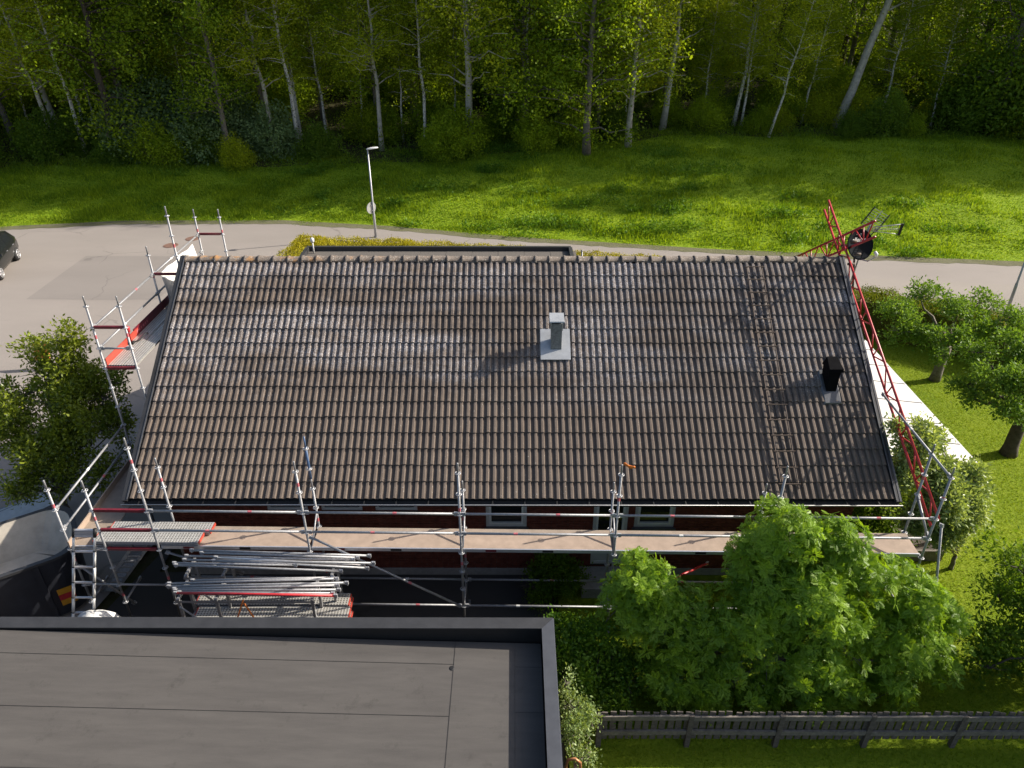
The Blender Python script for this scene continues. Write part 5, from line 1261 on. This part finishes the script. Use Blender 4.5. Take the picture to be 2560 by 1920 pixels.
for (px, k, s, ln, lab) in picks:
    p = basepx(*px); placed.append((p[0], p[1])); ftree(k, p[0], p[1], rb.uniform(0, 6.28) if not any(ln) else 0.0, s, ln, lab)
for px, sc in (((60, 330), .5), ((250, 345), .55), ((470, 345), .5), ((905, 345), .6), ((1010, 350), .5), ((1130, 345), .55), ((1250, 340), .6), ((1560, 330), .5), ((1760, 318), .55), ((1850, 322), .6), ((2010, 320), .55), ((2210, 315), .6), ((2330, 318), .5)):
    p = onland(*px); placed.append((p[0], p[1])); t = ftree(2, p[0], p[1] + rb.uniform(-.5, 1.5), rb.uniform(0, 6.28), sc, (rb.uniform(-.06, .06), rb.uniform(-.08, .08)), 'thin young birch stem in the forest edge'); t['group'] = 'young birches in the forest edge'
for px, k, sc, ln in (((742, 392), 2, .95, -.05), ((682, 398), 6, .62, -.07), ((1312, 372), 2, .95, .01), ((1494, 352), 4, .9, .01), ((200, 398), 2, .85, -.06), ((950, 388), 6, .62, -.02), ((1660, 338), 6, .85, .04), ((1062, 384), 2, .8, -.02), ((1840, 330), 2, .9, .05), ((130, 400), 6, .6, -.10)):
    p = onland(*px); yy = p[1] + .9; placed.append((p[0], yy)); t = ftree(k, p[0], yy, 0.0, sc, (0, ln), 'slender bare trunked %s on the very edge of the forest' % protos[k][0].split('_')[0]); t['group'] = 'bare trunked trees on the very edge of the forest'
# the sunlit maple at the corner of the edge
for x, y, k, s in ((11.8, float(yF(11.8)) - .9, 1, .95), (14.6, float(yF(14.6)) - .4, 0, .85), (8.0, float(yF(8)) + 2.4, 1, .95)): placed.append((x, y)); ftree(k, x, y, rb.uniform(0, 6), s)
cand = 0
for row, (dy, step) in enumerate(((1.6, 5.6), (5.2, 6.2), (9.5, 6.6), (15, 7.0), (22, 7.0), (31, 8.5))):
    x = -62.0 + row * 1.7
    while x < (66 if row < 3 else 54):
        xx = x + rb.uniform(-1.6, 1.6); yy = float(yF(xx)) + dy + rb.uniform(-1.4, 1.6); x += step
        if yy > 56 and not (-48 < xx < 62): continue
        if any((xx - a) ** 2 + (yy - b) ** 2 < 4.0 for a, b in placed): continue
        k = rb.choice((0, 1, 1, 3, 4) if row < 2 else (1, 3, 4, 5, 3)); placed.append((xx, yy)); ftree(k, xx, yy, rb.uniform(0, 6.28), rb.uniform(.8, 1.12) * (.62 if 15.5 < xx < 36 and dy < 7 else 1), (rb.uniform(-.04, .04), rb.uniform(-.05, .05)))
# understorey bushes along the edge
bprot = []
for i, (mt, leaf) in enumerate((('leafF', .13), ('leafG', .14), ('leafD', .13), ('leafF2', .12))):
    rng = np.random.default_rng(50 + i); L = [(0, 0, 1.1, 1.2, 1.2, 1.0), (.8, .3, .8, .9, .9, .8), (-.8, -.2, .9, .9, 1.0, .85), (.1, -.7, .7, .9, .8, .7), (0, .2, 1.9, .7, .7, .8)]
    A, D = lobe_pts(L, 620, rng, .55); ok = A[:, 2] > .03; A, D = A[ok], D[ok]
    cm = cat_mesh('foliage', [clusters(A, unit(D + np.array([0, 0, .2])), 11, .15, leaf, rng, aspect=.55)], M[mt]); mb = MB()
    for j in range(9): a = j * .7; mb.tube(wob((.1 * math.cos(a), .1 * math.sin(a), -.1), (math.cos(a) * rng.uniform(.3, 1.1), math.sin(a) * rng.uniform(.3, 1.1), rng.uniform(.9, 2.2)), 3, .06, rng), [.035, .025, .016, .006], 5)
    bprot.append((cm, mb.mesh('stems', M['barkd'], True)))
BN = ('leafy_bush', 'greyish_bush', 'dark_bush', 'yellowish_bush'); BL = ('green leafy bush in the forest edge', 'greyish green bush in the forest edge', 'dark green bush in the forest edge', 'yellowish green bush in the forest edge')
def fbush(k, x, y, s, rz, label=None):
    t = thing(BN[k], label or BL[k], 'bush', (x, y, float(TZ(x, y))), None if label else 'bushes along the forest edge, ' + BN[k].split('_')[0], (0, 0, rz)); t.scale = s if isinstance(s, tuple) else (s,) * 3
    link('foliage', bprot[k][0], t); link('stems', bprot[k][1], t)
for px, k, s in (((330, 395), 1, 1.5), ((420, 380), 1, 1.6), ((520, 400), 1, 1.5), ((600, 375), 1, 1.3), ((680, 395), 1, 1.2), ((560, 330), 1, 1.6), ((380, 330), 1, 1.7)):
    p = onland(px[0], px[1]); fbush(k, p[0], p[1] + .6, s, rb.uniform(0, 6))
for px, s in (((2480, 345), 2.1), ((2545, 330), 2.3), ((2420, 335), 1.6)): p = onland(px[0], px[1]); fbush(2, p[0], p[1] + 1, s, rb.uniform(0, 6))
x = -46.0
while x < 66:
    for dy in (1.2, 4.2, 8.5, 14.0, 20.0, 27.0):
        if rb.random() < (.80 if dy < 9 else .7):
            xx = x + rb.uniform(-1.4, 1.4); fbush(rb.choice((0, 2, 2, 3, 0)), xx, float(yF(xx)) + dy + rb.uniform(-1, 1), rb.uniform(.6, 1.25) * (1 if dy < 12 else 1.4), rb.uniform(0, 6))
    x += 3.0
# low undergrowth and the far wood that reads as one mass
rng = np.random.default_rng(70)
n = 14000; ux = rng.uniform(-50, 72, n); uy = yF(ux) + np.abs(rng.normal(0, 1, n)) * 9 - .6
A = np.stack([ux, uy, TZ(ux, uy) + np.abs(rng.normal(0, .30, n))], 1)
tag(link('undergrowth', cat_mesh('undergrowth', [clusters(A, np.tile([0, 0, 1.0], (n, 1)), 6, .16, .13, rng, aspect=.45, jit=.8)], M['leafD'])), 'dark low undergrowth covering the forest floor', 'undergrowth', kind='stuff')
n = 16000; fx = rng.uniform(-110, 130, n); fy = rng.uniform(68, 90, n); fz = rng.uniform(0, 24, n)
parts = [clusters(np.stack([fx, fy, fz + TZ(fx, fy)], 1), np.tile([0, -.4, -.2], (n, 1)), 4, .7, .75, rng, aspect=.7)]
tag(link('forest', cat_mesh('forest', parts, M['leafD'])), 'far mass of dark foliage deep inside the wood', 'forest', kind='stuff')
# tall trees of the neighbouring plots, standing outside the view to the right
for x, y, k, s, lab in ((26.0, -.6, 1, .70, 'maple on the neighbouring plot beyond the end of the picket fence'), (23.0, -1.9, 3, .62, 'dark elm on the lawn beyond the plum tree'), (21.5, -4.6, 3, .55, 'dark elm south of the picket fence end'), (28.5, -3.2, 4, .8, 'tall ash beyond the neighbouring plot lawn')): ftree(k, x, y, rb.uniform(0, 6), s, (0, 0), lab)

# ================================================================== GRASS
def blades(name, X, Y, Z, H, Wd, mat, rng, label, cat, lean=.5):
    n = len(X); P = np.stack([X, Y, Z], 1); a = rng.uniform(0, 6.28, n); s = np.stack([np.cos(a), np.sin(a), np.zeros(n)], 1) * (Wd / 2)[:, None]
    b = rng.uniform(0, 6.28, n); ln = np.stack([np.cos(b), np.sin(b), np.zeros(n)], 1) * (H * rng.uniform(0, lean, n))[:, None]; tip = P + ln + np.stack([np.zeros(n), np.zeros(n), H], 1)
    V = np.stack([P - s, P + s, tip], 1).reshape(-1, 3)
    return tag(link(name, np_mesh(name, V, np.arange(3 * n).reshape(n, 3), M[mat], np.repeat(rng.uniform(0, 1, n), 3))), label, cat, kind='stuff')
rng = np.random.default_rng(90); n = 300000
gx = rng.uniform(-34, 52, n); u = rng.uniform(0, 1, n) ** 1.25; y0 = yN(gx) - .12 + rng.normal(0, .10, n); y1 = yF(gx) + 3; gy = y0 + (y1 - y0) * u
nz = np.sin(gx * .8 + 2 * np.sin(gy * .5)) * np.sin(gy * .9 + np.sin(gx * .6)) + .6 * np.sin(gx * 2.1 + gy * 1.3) * np.sin(gy * 2.4 - gx)
tall = np.clip((gy - y0) / 1.6, .25, 1)
H = (.07 + .10 * np.clip(nz + .5, 0, 1.6)) * tall * rng.uniform(.6, 1.5, n)
blades('meadow_grass', gx, gy, meadow_z(gx, gy) - .01, H, .035 + .035 * rng.uniform(0, 1, n), 'grassM', rng, 'long rough meadow grass between road and forest', 'grass', .8)
# darker weed patches in the meadow
A = []
for cx, cy, rx, ry, k in ((9.5, 38.2, 3.2, 1.0, 340), (5.2, 37.4, 2.4, .8, 200), (18.0, 33.5, 3.0, .9, 300), (11, 29.5, 2.6, .6, 160), (21.5, 27.2, 1.5, .5, 110), (2.2, 31.5, 2.0, .6, 120), (26.5, 22.9, 1.0, .35, 60), (14.5, 26.0, 3.0, .5, 160), (9, 27.0, 2.0, .4, 100), (16.5, 36.2, 2.0, .7, 150)):
    q = rng.normal(0, .55, (k, 2)) * (rx, ry) + (cx, cy); z = np.abs(rng.normal(.16, .10, k)); A.append(np.stack([q[:, 0], q[:, 1], meadow_z(q[:, 0], q[:, 1]) + z], 1))
for _ in range(40):
    cx = rng.uniform(-16, 36); cy = float(yN(cx)) + rng.uniform(.5, 11); k = int(rng.uniform(15, 70)); q = rng.normal(0, .5, (k, 2)) * (rng.uniform(.4, 1.4), rng.uniform(.25, .6)) + (cx, cy); z = np.abs(rng.normal(.10, .07, k)); A.append(np.stack([q[:, 0], q[:, 1], meadow_z(q[:, 0], q[:, 1]) + z], 1))
A = np.concatenate(A)
tag(link('weeds', cat_mesh('weeds', [clusters(A, np.tile([0, 0, .8], (len(A), 1)), 8, .11, .13, rng, aspect=.45)], M['weed'])), 'patches of dark leafy weeds in the meadow', 'weeds', kind='stuff')
n = 330000; gx = rng.uniform(8.3, 30, n); gy = rng.uniform(-8, 16, n)
keep = ~((gx < 15.1) & (gy > 1.4)) & (gy < 17.5 - (gx - 17) * .35) & ~((gx < 17.7) & (gx > 15) & (gy > 2.6) & (gy < 8.8))
gx, gy = gx[keep], gy[keep]
blades('lawn_grass', gx, gy, np.zeros(len(gx)), .025 + .035 * rng.uniform(0, 1, len(gx)), .011 + .008 * rng.uniform(0, 1, len(gx)), 'grassL', rng, 'short mown lawn grass in the garden', 'grass', .9)
